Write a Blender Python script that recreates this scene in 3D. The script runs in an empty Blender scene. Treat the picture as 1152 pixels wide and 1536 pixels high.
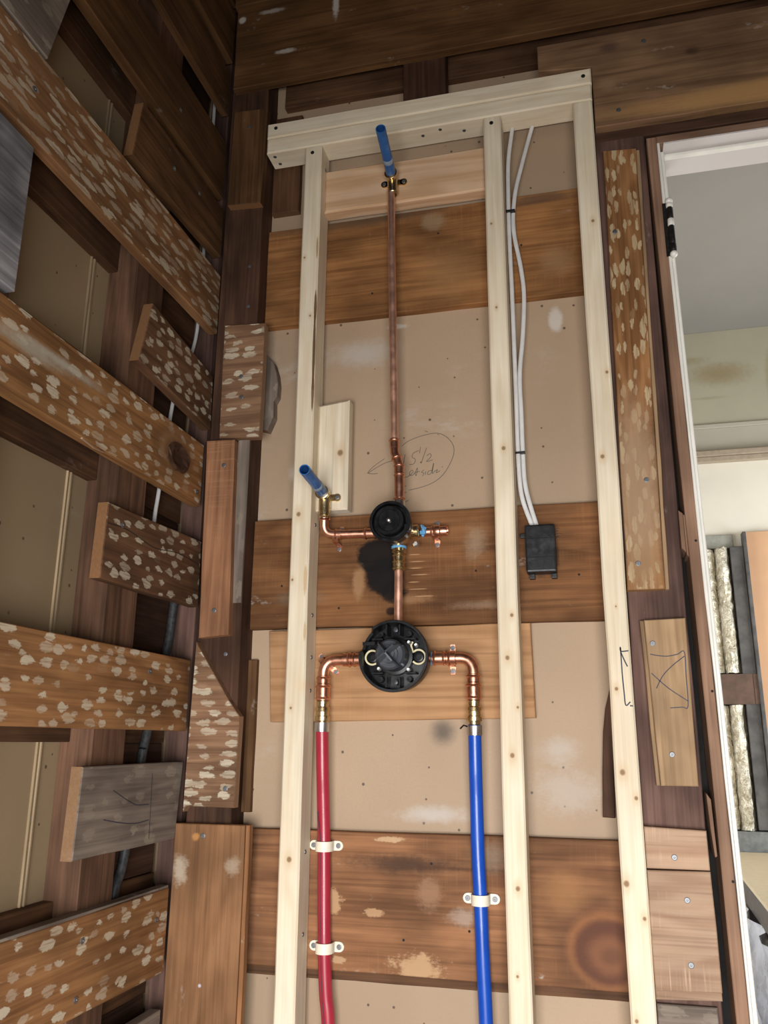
import bpy, bmesh, math, random
from mathutils import Vector, Matrix

# ------------------------------------------------------------------ camera, world, lights, exposure
H = 0.95                      # eye height above the floor; all z below are relative to the eye
scene = bpy.context.scene
COL = scene.collection
random.seed(7)

cam_d = bpy.data.cameras.new('camera')
cam = bpy.data.objects.new('camera', cam_d)
COL.objects.link(cam)
PITCH, YAW, ROLL, FOC = 0.267796, -0.245250, 0.007161, 1259.34
cam_d.sensor_fit = 'HORIZONTAL'
cam_d.sensor_width = 36.0
cam_d.lens = FOC * 36.0 / 1152.0
cam_d.clip_start = 0.05
_f = Vector((math.sin(YAW) * math.cos(PITCH), math.cos(YAW) * math.cos(PITCH), math.sin(PITCH)))
_r = Vector((math.cos(YAW), -math.sin(YAW), 0))
_u = _r.cross(_f)
_r2 = math.cos(ROLL) * _r + math.sin(ROLL) * _u
_u2 = -math.sin(ROLL) * _r + math.cos(ROLL) * _u
_m = Matrix((_r2, _u2, -_f)).transposed().to_4x4()
_m.translation = Vector((0, 0, H))
cam.matrix_world = _m
scene.camera = cam

world = bpy.data.worlds.new('world')
scene.world = world
world.use_nodes = True
world.node_tree.nodes['Background'].inputs[0].default_value = (0.62, 0.72, 0.85, 1)
world.node_tree.nodes['Background'].inputs[1].default_value = 0.6

def area_light(name, loc, direction, sx, sy, watts, color):
    d = bpy.data.lights.new(name, 'AREA')
    d.shape = 'RECTANGLE'; d.size = sx; d.size_y = sy; d.energy = watts; d.color = color
    o = bpy.data.objects.new(name, d); COL.objects.link(o)
    o.location = (loc[0], loc[1], loc[2] + H)
    o.rotation_euler = Vector(direction).to_track_quat('-Z', 'Y').to_euler()
    return o
# daylight through the open doorway behind the camera, and through the next room's side window
area_light('daylight_doorway', (0.05, -0.60, -0.36), (0, 1, -0.55), 1.1, 0.90, 74, (1.0, 0.985, 0.97))
area_light('daylight_side_window', (1.98, 3.05, 0.30), (-1, 0, 0), 1.1, 1.3, 46, (0.86, 0.93, 1.0))
area_light('added_left_fill', (-0.78, 3.0, 0.10), (1, 0, 0), 1.0, 1.2, 22, (0.95, 0.97, 1.0))  # added fill for the bench side; no window stands in the left wall

vs = scene.view_settings
vs.view_transform = 'Standard'
vs.look = 'None'
vs.gamma = 1.0
vs.use_curve_mapping = False
vs.exposure = 0.0
scene.cycles.use_denoising = True
scene.cycles.max_bounces = 5
scene.cycles.diffuse_bounces = 3
scene.cycles.adaptive_threshold = 0.02

# ------------------------------------------------------------------ object helpers
WL = {}                                   # world position of every object made here
def thing(name, label, cat, loc, group=None):
    o = bpy.data.objects.new(name, None); COL.objects.link(o)
    o.empty_display_size = 0.05
    o.location = (loc[0], loc[1], loc[2] + H)
    WL[o.name] = Vector(o.location)
    tag(o, label, cat, group)
    return o
def tag(o, label=None, cat=None, group=None, kind=None):
    if label: o['label'] = label
    if cat: o['category'] = cat
    if group: o['group'] = group
    if kind: o['kind'] = kind
    return o
def link(name, me, loc, parent=None, label=None):
    o = bpy.data.objects.new(name, me); COL.objects.link(o)
    w = Vector((loc[0], loc[1], loc[2] + H))
    WL[o.name] = w
    if parent is not None:
        o.parent = parent
        o.location = w - WL[parent.name]
    else:
        o.location = w
    if label: o['label'] = label
    return o
def finish(name, bm, mat, parent=None, origin=None, smooth=False, label=None, auto=None):
    bmesh.ops.remove_doubles(bm, verts=bm.verts, dist=1e-6)
    bmesh.ops.recalc_face_normals(bm, faces=bm.faces)
    if origin is None:
        lo = Vector([min(v.co[i] for v in bm.verts) for i in range(3)])
        hi = Vector([max(v.co[i] for v in bm.verts) for i in range(3)])
        origin = (lo + hi) / 2
    origin = Vector(origin)
    for v in bm.verts: v.co -= origin
    if smooth:
        for f in bm.faces: f.smooth = True
        for e in bm.edges:
            if len(e.link_faces) == 2 and e.calc_face_angle(0) > math.radians(38): e.smooth = False
    me = bpy.data.meshes.new(name); bm.to_mesh(me); bm.free()
    me.materials.append(mat)
    return link(name, me, origin, parent, label)
def P3(plane, u, v, d):
    return Vector((u, d, v)) if plane == 'back' else Vector((d, u, v))
def densify(out, seg, jit):
    res = []; n = len(out)
    for i in range(n):
        a = Vector(out[i]); b = Vector(out[(i + 1) % n]); L = (b - a).length
        k = max(1, min(14, int(L / seg))) if seg else 1
        nrm = Vector((-(b - a).y, (b - a).x)).normalized()
        for j in range(k):
            p = a.lerp(b, j / k)
            if j: p = p + nrm * random.uniform(-jit, jit)
            res.append(p)
    return res
def prism_bm(bm, out, plane, d0, d1, ch=0.0015, seg=0.07, jit=0.0008):
    """solid board: outline in the wall plane, d0 = back, d1 = front, chamfered front edges"""
    A = sum(out[i][0] * out[(i + 1) % len(out)][1] - out[(i + 1) % len(out)][0] * out[i][1] for i in range(len(out)))
    if A < 0: out = out[::-1]
    pts = densify(out, seg, jit); n = len(pts)
    ins = []
    for i in range(n):
        p0, p1, p2 = pts[i - 1], pts[i], pts[(i + 1) % n]
        e1 = (p1 - p0).normalized(); e2 = (p2 - p1).normalized()
        n1 = Vector((-e1.y, e1.x)); n2 = Vector((-e2.y, e2.x))
        b = n1 + n2
        b = b / max(b.dot(n1), 0.3) if b.length > 1e-6 else n1
        ins.append(p1 + b * ch)
    s = 1 if d1 > d0 else -1
    r0 = [bm.verts.new(P3(plane, p.x, p.y, d0)) for p in pts]
    r1 = [bm.verts.new(P3(plane, p.x, p.y, d1 - s * ch)) for p in pts]
    r2 = [bm.verts.new(P3(plane, p.x, p.y, d1)) for p in ins]
    bm.faces.new(r0); bm.faces.new(r2)
    for a, b in ((r0, r1), (r1, r2)):
        for i in range(n):
            j = (i + 1) % n
            bm.faces.new((a[i], a[j], b[j], b[i]))
def prism(name, out, plane, d0, d1, mat, parent=None, ch=0.0015, seg=0.07, jit=0.0008, label=None):
    bm = bmesh.new(); prism_bm(bm, out, plane, d0, d1, ch, seg, jit)
    return finish(name, bm, mat, parent, label=label)
def rect(u0, u1, v0, v1): return [(u0, v0), (u1, v0), (u1, v1), (u0, v1)]
def plank(u0, u1, v0, v1, plane, d0, d1, mat, parent, name='plank', **k):
    return prism(name, rect(u0, u1, v0, v1), plane, d0, d1, mat, parent, **k)
def box_bm(bm, x0, x1, y0, y1, z0, z1):
    vs_ = [bm.verts.new((x, y, z)) for x in (x0, x1) for y in (y0, y1) for z in (z0, z1)]
    for f in ((0, 1, 3, 2), (4, 6, 7, 5), (0, 4, 5, 1), (2, 3, 7, 6), (0, 2, 6, 4), (1, 5, 7, 3)):
        bm.faces.new([vs_[i] for i in f])
def box(name, x0, x1, y0, y1, z0, z1, mat, parent=None, bev=0.0, label=None):
    bm = bmesh.new(); box_bm(bm, x0, x1, y0, y1, z0, z1)
    if bev: bmesh.ops.bevel(bm, geom=list(bm.edges), offset=bev, segments=2, affect='EDGES', profile=0.6)
    return finish(name, bm, mat, parent, label=label)
def frame_of(d):
    d = Vector(d).normalized()
    a = Vector((0, 0, 1)) if abs(d.z) < 0.9 else Vector((1, 0, 0))
    x = d.cross(a).normalized(); return x, d.cross(x).normalized(), d
def lathe_bm(bm, prof, org, d, seg=28):
    x, y, d = frame_of(d); org = Vector(org); rings = []
    for t, r in prof:
        if r <= 1e-6: rings.append([bm.verts.new(org + d * t)]); continue
        rings.append([bm.verts.new(org + d * t + (x * math.cos(2 * math.pi * i / seg) + y * math.sin(2 * math.pi * i / seg)) * r) for i in range(seg)])
    for a, b in zip(rings, rings[1:]):
        for i in range(seg):
            j = (i + 1) % seg
            q = [a[i % len(a)], a[j % len(a)], b[j % len(b)], b[i % len(b)]]
            q = list(dict.fromkeys(q))
            if len(q) > 2: bm.faces.new(q)
def lathe(name, prof, org, d, mat, parent=None, seg=28, label=None):
    bm = bmesh.new(); lathe_bm(bm, prof, org, d, seg)
    return finish(name, bm, mat, parent, origin=org, smooth=True, label=label)
def tube_bm(bm, pts, rx, ry=None, seg=14, cap=True):
    ry = ry or rx; pts = [Vector(p) for p in pts]; n = len(pts)
    t0 = (pts[1] - pts[0]).normalized(); X, Y, _ = frame_of(t0); rings = []
    for i in range(n):
        t = (pts[min(i + 1, n - 1)] - pts[max(i - 1, 0)]).normalized()
        X = (X - t * X.dot(t)).normalized(); Y = t.cross(X)
        rings.append([bm.verts.new(pts[i] + X * math.cos(2 * math.pi * k / seg) * rx + Y * math.sin(2 * math.pi * k / seg) * ry) for k in range(seg)])
    for a, b in zip(rings, rings[1:]):
        for k in range(seg):
            bm.faces.new((a[k], a[(k + 1) % seg], b[(k + 1) % seg], b[k]))
    if cap: bm.faces.new(rings[0]); bm.faces.new(rings[-1])
def tube(name, pts, r, mat, parent=None, ry=None, seg=14, label=None):
    bm = bmesh.new(); tube_bm(bm, pts, r, ry, seg)
    return finish(name, bm, mat, parent, smooth=True, label=label)
def fillet(pts, rad, n=8):
    pts = [Vector(p) for p in pts]; out = [pts[0]]
    for a, b, c in zip(pts, pts[1:], pts[2:]):
        u = (a - b); w = (c - b); k = min(rad, u.length * .48, w.length * .48)
        p, q = b + u.normalized() * k, b + w.normalized() * k
        for i in range(n + 1):
            t = i / n
            out.append((1 - t) ** 2 * p + 2 * t * (1 - t) * b + t * t * q)
    out.append(pts[-1]); return out
def spline(pts, n=8):
    pts = [Vector(p) for p in pts]; P = [pts[0] * 2 - pts[1]] + pts + [pts[-1] * 2 - pts[-2]]; out = []
    for i in range(1, len(P) - 2):
        for k in range(n):
            t = k / n; a, b, c, d = P[i - 1:i + 3]
            out.append(0.5 * (2 * b + (c - a) * t + (2 * a - 5 * b + 4 * c - d) * t * t + (3 * b - a - 3 * c + d) * t ** 3))
    out.append(pts[-1]); return out
def stroke_bm(bm, pts, plane, d, w):
    """a pen stroke: thin raised ribbon on a surface"""
    s = -1 if plane == 'back' else 1
    q = [Vector((p[0], p[1])) for p in spline([(a, b, 0) for a, b in pts], 5)] if len(pts) > 2 else [Vector(p) for p in pts]
    L = []; R = []
    for i, p in enumerate(q):
        t = (q[min(i + 1, len(q) - 1)] - q[max(i - 1, 0)]).normalized(); nn = Vector((-t.y, t.x)) * w / 2
        L.append(bm.verts.new(P3(plane, p.x + nn.x, p.y + nn.y, d + s * 0.0003)))
        R.append(bm.verts.new(P3(plane, p.x - nn.x, p.y - nn.y, d + s * 0.0003)))
    for i in range(len(q) - 1): bm.faces.new((L[i], L[i + 1], R[i + 1], R[i]))
def strokes(name, lst, plane, d, w, mat, parent, label=None):
    bm = bmesh.new()
    for s in lst: stroke_bm(bm, s, plane, d, w)
    return finish(name, bm, mat, parent, label=label)

# ------------------------------------------------------------------ material helpers
class N:
    def __init__(self, name):
        self.m = bpy.data.materials.new(name); self.m.use_nodes = True
        self.t = self.m.node_tree; self.t.nodes.clear()
        self.out = self.t.nodes.new('ShaderNodeOutputMaterial')
        self.b = self.t.nodes.new('ShaderNodeBsdfPrincipled')
        self.t.links.new(self.b.outputs[0], self.out.inputs[0])
    def put(self, sock, v):
        if isinstance(v, bpy.types.NodeSocket): self.t.links.new(v, sock)
        else: sock.default_value = v
    def math(self, op, a, b=0.0, c=None, clamp=False):
        n = self.t.nodes.new('ShaderNodeMath'); n.operation = op; n.use_clamp = clamp
        self.put(n.inputs[0], a); self.put(n.inputs[1], b)
        if c is not None: self.put(n.inputs[2], c)
        return n.outputs[0]
    def vec(self, op, a, b):
        n = self.t.nodes.new('ShaderNodeVectorMath'); n.operation = op
        self.put(n.inputs[0], a); self.put(n.inputs[1], b)
        return n.outputs[1] if op == 'LENGTH' else n.outputs[0]
    def mix(self, f, a, b, blend='MIX'):
        n = self.t.nodes.new('ShaderNodeMix'); n.data_type = 'RGBA'; n.blend_type = blend
        self.put(n.inputs[0], f)
        for s, v in ((n.inputs[6], a), (n.inputs[7], b)):
            if isinstance(v, tuple) and len(v) == 3: v = v + (1,)
            self.put(s, v)
        return n.outputs[2]
    def noise(self, v, scale=1, detail=2, rough=.5, dist=0):
        n = self.t.nodes.new('ShaderNodeTexNoise')
        self.put(n.inputs['Vector'], v); n.inputs['Scale'].default_value = scale
        n.inputs['Detail'].default_value = detail; n.inputs['Roughness'].default_value = rough; n.inputs['Distortion'].default_value = dist
        return n.outputs[0]
    def voro(self, v, scale=1, rnd=1.0):
        n = self.t.nodes.new('ShaderNodeTexVoronoi'); n.voronoi_dimensions = '2D'
        self.put(n.inputs['Vector'], v); n.inputs['Scale'].default_value = scale; n.inputs['Randomness'].default_value = rnd
        return n.outputs['Distance'], n.outputs['Color']
    def step(self, v, lo, hi, a=0.0, b=1.0):
        n = self.t.nodes.new('ShaderNodeMapRange'); n.interpolation_type = 'SMOOTHSTEP'
        self.put(n.inputs[0], v)
        for i, x in enumerate((lo, hi, a, b)): self.put(n.inputs[i + 1], x)
        return n.outputs[0]
    def sep(self, v):
        n = self.t.nodes.new('ShaderNodeSeparateXYZ'); self.put(n.inputs[0], v); return n.outputs
    def comb(self, x, y, z):
        n = self.t.nodes.new('ShaderNodeCombineXYZ')
        for s, v in zip(n.inputs, (x, y, z)): self.put(s, v)
        return n.outputs[0]
    def coords(self, plane, along):
        """(along grain, across grain, depth) in metres, from the object's own coordinates; raw and per-object shifted"""
        tc = self.t.nodes.new('ShaderNodeTexCoord'); s = self.sep(tc.outputs['Object'])
        u, v, d = (s[0], s[2], s[1]) if plane == 'back' else (s[1], s[2], s[0])
        raw = self.comb(u, v, d)
        oi = self.t.nodes.new('ShaderNodeObjectInfo'); r = oi.outputs['Random']
        g = self.comb(u, v, d) if along == 'u' else self.comb(v, u, d)
        sh = self.vec('ADD', g, self.comb(self.math('MULTIPLY', r, 31.7), self.math('MULTIPLY', r, 17.3), self.math('MULTIPLY', r, 9.1)))
        return raw, sh, r
    def bump(self, h, strength=.2, dist=.002):
        n = self.t.nodes.new('ShaderNodeBump'); n.inputs['Strength'].default_value = strength; n.inputs['Distance'].default_value = dist
        self.put(n.inputs['Height'], h); self.t.links.new(n.outputs[0], self.b.inputs['Normal'])

def marks_on(n, col, raw, marks):
    """stains with a shape of their own: (u, v, ru, rv, colour, softness, strength, raggedness) in the piece's own coordinates"""
    rag = n.math('ADD', n.math('MULTIPLY', n.noise(raw, 55, 3, .6), .6), n.math('MULTIPLY', n.noise(n.vec('MULTIPLY', raw, (1.0, 2.2, 1.0)), 160, 3, .7), .4))
    for (u, v, ru, rv, c, soft, k, r) in marks:
        q = n.vec('DIVIDE', n.vec('SUBTRACT', raw, (u, v, 0)), (ru, rv, 9.0))
        l = n.vec('LENGTH', q, (0, 0, 0))
        l = n.math('ADD', l, n.math('MULTIPLY', n.math('SUBTRACT', rag, .5), r))
        col = n.mix(n.math('MULTIPLY', n.step(l, 1.0 - soft, 1.0 + .02, 1.0, 0.0), k), col, c)
    return col

def wood(name, dark, light, plane='back', along='u', patches=None, marks=None, rough=.72, figure=.2, blotch=.35,
         white=0.0, knots=0.0, saw=0.0, bump=.25, vary=.25, end=None, lines=.45):
    n = N(name); raw, P, rnd = n.coords(plane, along)
    fine = n.noise(n.vec('MULTIPLY', P, (5, 170, 170)), 1, 3, .6)
    broad = n.noise(n.vec('MULTIPLY', P, (1.6, 13, 13)), 1, 2, .5, .35)
    ring = n.math('MULTIPLY_ADD', n.math('SINE', n.math('MULTIPLY', broad, 40.0)), .5, .5)
    f = n.math('ADD', n.math('MULTIPLY', fine, 1 - figure), n.math('MULTIPLY', ring, figure))
    f = n.step(f, .12, .9)
    col = n.mix(f, dark, light)
    ln = n.noise(n.vec('MULTIPLY', P, (2.2, 95, 95)), 1, 2, .55, .25)
    col = n.mix(n.math('MULTIPLY', n.step(ln, .56, .70), lines), col, tuple(c * .62 for c in dark))
    bl = n.noise(n.vec('MULTIPLY', P, (5, 9, 9)), 1, 3, .55)
    k = n.step(bl, .3, .72, 1 - blotch, 1 + blotch * .35)
    k = n.math('MULTIPLY', k, n.math('MULTIPLY_ADD', rnd, vary, 1 - vary / 2))
    col = n.mix(1.0, col, n.comb(k, k, k), 'MULTIPLY')
    if saw:
        sw = n.noise(n.vec('MULTIPLY', P, (330, 9, 14)), 1, 1)
        sg = n.step(n.noise(n.vec('MULTIPLY', P, (6, 14, 6)), 1, 2), .45, .65)
        col = n.mix(n.math('MULTIPLY', n.math('MULTIPLY', n.step(sw, .5, .75), sg), saw), col, tuple(min(1, c * 1.5) for c in light))
    if knots:
        kd, kc = n.voro(n.vec('MULTIPLY', P, (3.2, 18, 0)), 1, 1.0)
        s = n.sep(kc)
        on = n.step(s[0], .45, .5)
        core = n.math('MULTIPLY', n.step(kd, .05, .11, 1, 0), on)
        halo = n.math('MULTIPLY', n.step(kd, .08, .3, 1, 0), on)
        col = n.mix(n.math('MULTIPLY', halo, knots * .35), col, tuple(c * m for c, m in zip(light, (.75, .6, .42))))
        col = n.mix(n.math('MULTIPLY', core, knots), col, (.16, .085, .04))
    ge = n.t.nodes.new('ShaderNodeNewGeometry'); gs = n.sep(ge.outputs['Normal'])
    face = n.step(n.math('ABSOLUTE', gs[1] if plane == 'back' else gs[0]), .6, .85)
    endc = gs[2] if along == 'v' else (gs[0] if plane == 'back' else gs[1])
    endm = n.step(n.math('ABSOLUTE', endc), .75, .9)
    eg = n.noise(n.vec('MULTIPLY', P, (60, 260, 420)), 1, 3, .6)
    col = n.mix(n.math('MULTIPLY', endm, .8), col, n.mix(eg, tuple(c * .7 for c in (end or light)), tuple(min(.85, c * 1.25) for c in (end or light))))
    if patches:
        for (su, sv, r, colr, k_, keep) in patches:
            wx = n.noise(n.vec('MULTIPLY', P, (38, 70, 0)), 1, 3, .65)
            wy = n.noise(n.vec('MULTIPLY', n.vec('ADD', P, (5.3, 2.1, 0)), (45, 60, 0)), 1, 3, .65)
            Q = n.vec('ADD', P, n.comb(n.math('MULTIPLY', n.math('SUBTRACT', wx, .5), su * .9), n.math('MULTIPLY', n.math('SUBTRACT', wy, .5), sv * .75), 0.0))
            dis, cc = n.voro(n.vec('DIVIDE', Q, (su, sv, 1.0)), 1, .8)
            s = n.sep(cc)
            rr = n.math('MULTIPLY', n.math('MULTIPLY_ADD', s[1], .6, .55), r)
            edge = n.noise(n.vec('MULTIPLY', P, (140, 420, 60)), 1, 2)
            dd = n.math('ADD', dis, n.math('MULTIPLY', n.math('SUBTRACT', edge, .5), .16))
            msk = n.step(n.math('SUBTRACT', dd, rr), -.06, .04, 1, 0)
            msk = n.math('MULTIPLY', msk, n.step(s[0], keep, keep + .05))
            msk = n.math('MULTIPLY', msk, n.math('MULTIPLY_ADD', s[2], .55, .45))
            br = n.step(n.noise(n.vec('MULTIPLY', P, (24, 300, 30)), 1, 2), .3, .55, .45, 1)
            col = n.mix(n.math('MULTIPLY', n.math('MULTIPLY', n.math('MULTIPLY', msk, br), k_), face), col, colr)
    if white:
        w1 = n.noise(n.vec('MULTIPLY', P, (9, 20, 9)), 1, 4, .65)
        w2 = n.noise(n.vec('MULTIPLY', P, (70, 120, 60)), 1, 3, .6)
        wm = n.math('MULTIPLY', n.step(w1, .63, .72), n.step(w2, .45, .6))
        col = n.mix(n.math('MULTIPLY', wm, white), col, (.55, .5, .44))
    if marks: col = marks_on(n, col, raw, marks)
    n.put(n.b.inputs['Base Color'], col)
    n.put(n.b.inputs['Roughness'], rough)
    n.b.inputs['Specular IOR Level'].default_value = .16
    n.bump(fine, bump, .0015)
    return n.m
def plain(name, col, rough=.5, metal=0.0, var=.12, scale=40, bump=.0, spec=.5, coat=0.0, dark=None, marks=None):
    n = N(name); tc = n.t.nodes.new('ShaderNodeTexCoord')
    no = n.noise(tc.outputs['Object'], scale, 3, .6)
    c = n.mix(n.step(no, .3, .7), tuple(x * (1 - var) for x in col), tuple(min(1, x * (1 + var)) for x in col))
    if dark:
        n2 = n.noise(tc.outputs['Object'], scale * .45, 4, .7)
        c = n.mix(n.step(n2, .52, .66), c, dark)
    if marks: c = marks_on(n, c, n.coords('back', 'u')[0], marks)
    n.put(n.b.inputs['Base Color'], c)
    n.put(n.b.inputs['Roughness'], n.step(no, .2, .8, max(.02, rough - .08), rough + .08))
    n.put(n.b.inputs['Metallic'], metal); n.b.inputs['Specular IOR Level'].default_value = spec
    if coat: n.b.inputs['Coat Weight'].default_value = coat
    if bump: n.bump(no, bump, .003)
    return n.m
def sheet_mat(name, base, plane, marks=None, white=.5, joints=False):
    n = N(name); raw, P, rnd = n.coords(plane, 'u')
    b = n.noise(n.vec('MULTIPLY', P, (2.5, 1.6, 1)), 1, 3, .5)
    col = n.mix(n.step(b, .3, .7), tuple(c * .86 for c in base), tuple(c * 1.1 for c in base))
    f = n.noise(P, 260, 2); col = n.mix(n.math('MULTIPLY', n.step(f, .35, .7), .12), col, tuple(c * .7 for c in base))
    w1 = n.noise(n.vec('MULTIPLY', P, (4.5, 6.5, 1)), 1, 3, .55)
    w2 = n.noise(n.vec('MULTIPLY', P, (22, 60, 1)), 1, 4, .7)
    col = n.mix(n.math('MULTIPLY', n.math('MULTIPLY', n.step(w1, .54, .74), n.step(w2, .4, .68)), white), col, (.52, .47, .41))
    d, cc = n.voro(n.vec('MULTIPLY', P, (17, 17, 0)), 1, 1.0); s = n.sep(cc)
    col = n.mix(n.math('MULTIPLY', n.step(n.math('SUBTRACT', d, n.math('MULTIPLY', s[1], .03)), .012, .03, 1, 0), n.step(s[0], .5, .52, 0, .8)), col, (.05, .035, .025))
    if marks: col = marks_on(n, col, raw, marks)
    n.put(n.b.inputs['Base Color'], col); n.put(n.b.inputs['Roughness'], .62)
    n.b.inputs['Specular IOR Level'].default_value = .35
    n.bump(f, .06, .001)
    return n.m
def foil_mat():
    n = N('foil_facing'); tc = n.t.nodes.new('ShaderNodeTexCoord')
    no = n.noise(tc.outputs['Object'], 22, 4, .7, .8)
    n.put(n.b.inputs['Base Color'], n.mix(n.step(no, .3, .7), (.42, .36, .24), (.85, .8, .66)))
    n.put(n.b.inputs['Roughness'], .38); n.put(n.b.inputs['Metallic'], .45); n.bump(no, .8, .02)
    return n.m

# pen strokes, metres in the wall plane
NOTE = [[(-0.3592, 0.5836), (-0.3501, 0.5913), (-0.3389, 0.5967), (-0.3186, 0.6029), (-0.2934, 0.6066), (-0.2784, 0.6043), (-0.2636, 0.5942), (-0.2529, 0.5777), (-0.2516, 0.562), (-0.2583, 0.542), (-0.2719, 0.5199), (-0.2893, 0.5048), (-0.3142, 0.4948), (-0.3441, 0.4892)], [(-0.3668, 0.5553), (-0.3897, 0.5518), (-0.4102, 0.5429), (-0.4306, 0.5313), (-0.4179, 0.545), (-0.3949, 0.5601)], [(-0.4306, 0.5313), (-0.4203, 0.529), (-0.409, 0.5292)], [(-0.3516, 0.5662), (-0.3541, 0.5544), (-0.3556, 0.5425)], [(-0.3238, 0.5719), (-0.3349, 0.567), (-0.3374, 0.5583), (-0.3319, 0.5553), (-0.3309, 0.55), (-0.3349, 0.5441), (-0.343, 0.5437)], [(-0.3202, 0.5794), (-0.3218, 0.566)], [(-0.3072, 0.5768), (-0.3128, 0.5616), (-0.3174, 0.548)], [(-0.3068, 0.5596), (-0.3008, 0.5633), (-0.2978, 0.5599), (-0.3008, 0.554), (-0.3079, 0.5472), (-0.2949, 0.5499)], [(-0.3581, 0.5168), (-0.3491, 0.5172), (-0.3415, 0.5208), (-0.335, 0.5275), (-0.338, 0.5309), (-0.343, 0.525), (-0.34, 0.5197), (-0.333, 0.5233), (-0.3264, 0.5352), (-0.329, 0.5189), (-0.331, 0.5252), (-0.3215, 0.5276)], [(-0.313, 0.5301), (-0.318, 0.5253), (-0.313, 0.5229), (-0.316, 0.5169)], [(-0.309, 0.5267), (-0.31, 0.5196)], [(-0.2966, 0.5279), (-0.304, 0.5263), (-0.3051, 0.5197), (-0.2981, 0.5228), (-0.293, 0.543), (-0.2961, 0.5217), (-0.2911, 0.5254), (-0.2852, 0.5281), (-0.2882, 0.5221), (-0.2802, 0.5256)], [(-0.2762, 0.5346), (-0.2747, 0.5324)], [(-0.3551, 0.5104), (-0.3541, 0.4873), (-0.3541, 0.4664), (-0.3441, 0.4683)], [(-0.3581, 0.4973), (-0.3491, 0.4987)], [(-0.3581, 0.484), (-0.3491, 0.4854)], [(-0.311, 0.6134), (-0.3044, 0.6107)], [(-0.2844, 0.6048), (-0.2819, 0.602)]]
XMARK = [[(0.0906, 0.1471), (0.1034, 0.1444), (0.1189, 0.1433), (0.1347, 0.1463), (0.1458, 0.1498), (0.1453, 0.1108), (0.1442, 0.0615), (0.1353, 0.0595), (0.1161, 0.0584)], [(0.1453, 0.1429), (0.1255, 0.1279), (0.1086, 0.1112), (0.0965, 0.0902)], [(0.0902, 0.1155), (0.1148, 0.0912), (0.1449, 0.0693)]]
BRACKET = [[(0.0558, 0.1534), (0.0434, 0.1528), (0.043, 0.159), (0.043, 0.1283), (0.0431, 0.112), (0.044, 0.0838), (0.0454, 0.063), (0.0532, 0.0685)], [(0.0432, 0.1508), (0.0476, 0.1384), (0.0524, 0.1269)], [(0.052, 0.0622), (0.057, 0.0617)]]
ARCS = [[(1.2742, -0.0772), (1.3096, -0.0911), (1.3504, -0.1043), (1.3931, -0.1062)], [(1.2534, -0.1205), (1.3086, -0.1297), (1.3553, -0.134), (1.3972, -0.1319)], [(1.3975, -0.0549), (1.4, -0.1075), (1.4023, -0.1631)]]

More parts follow.
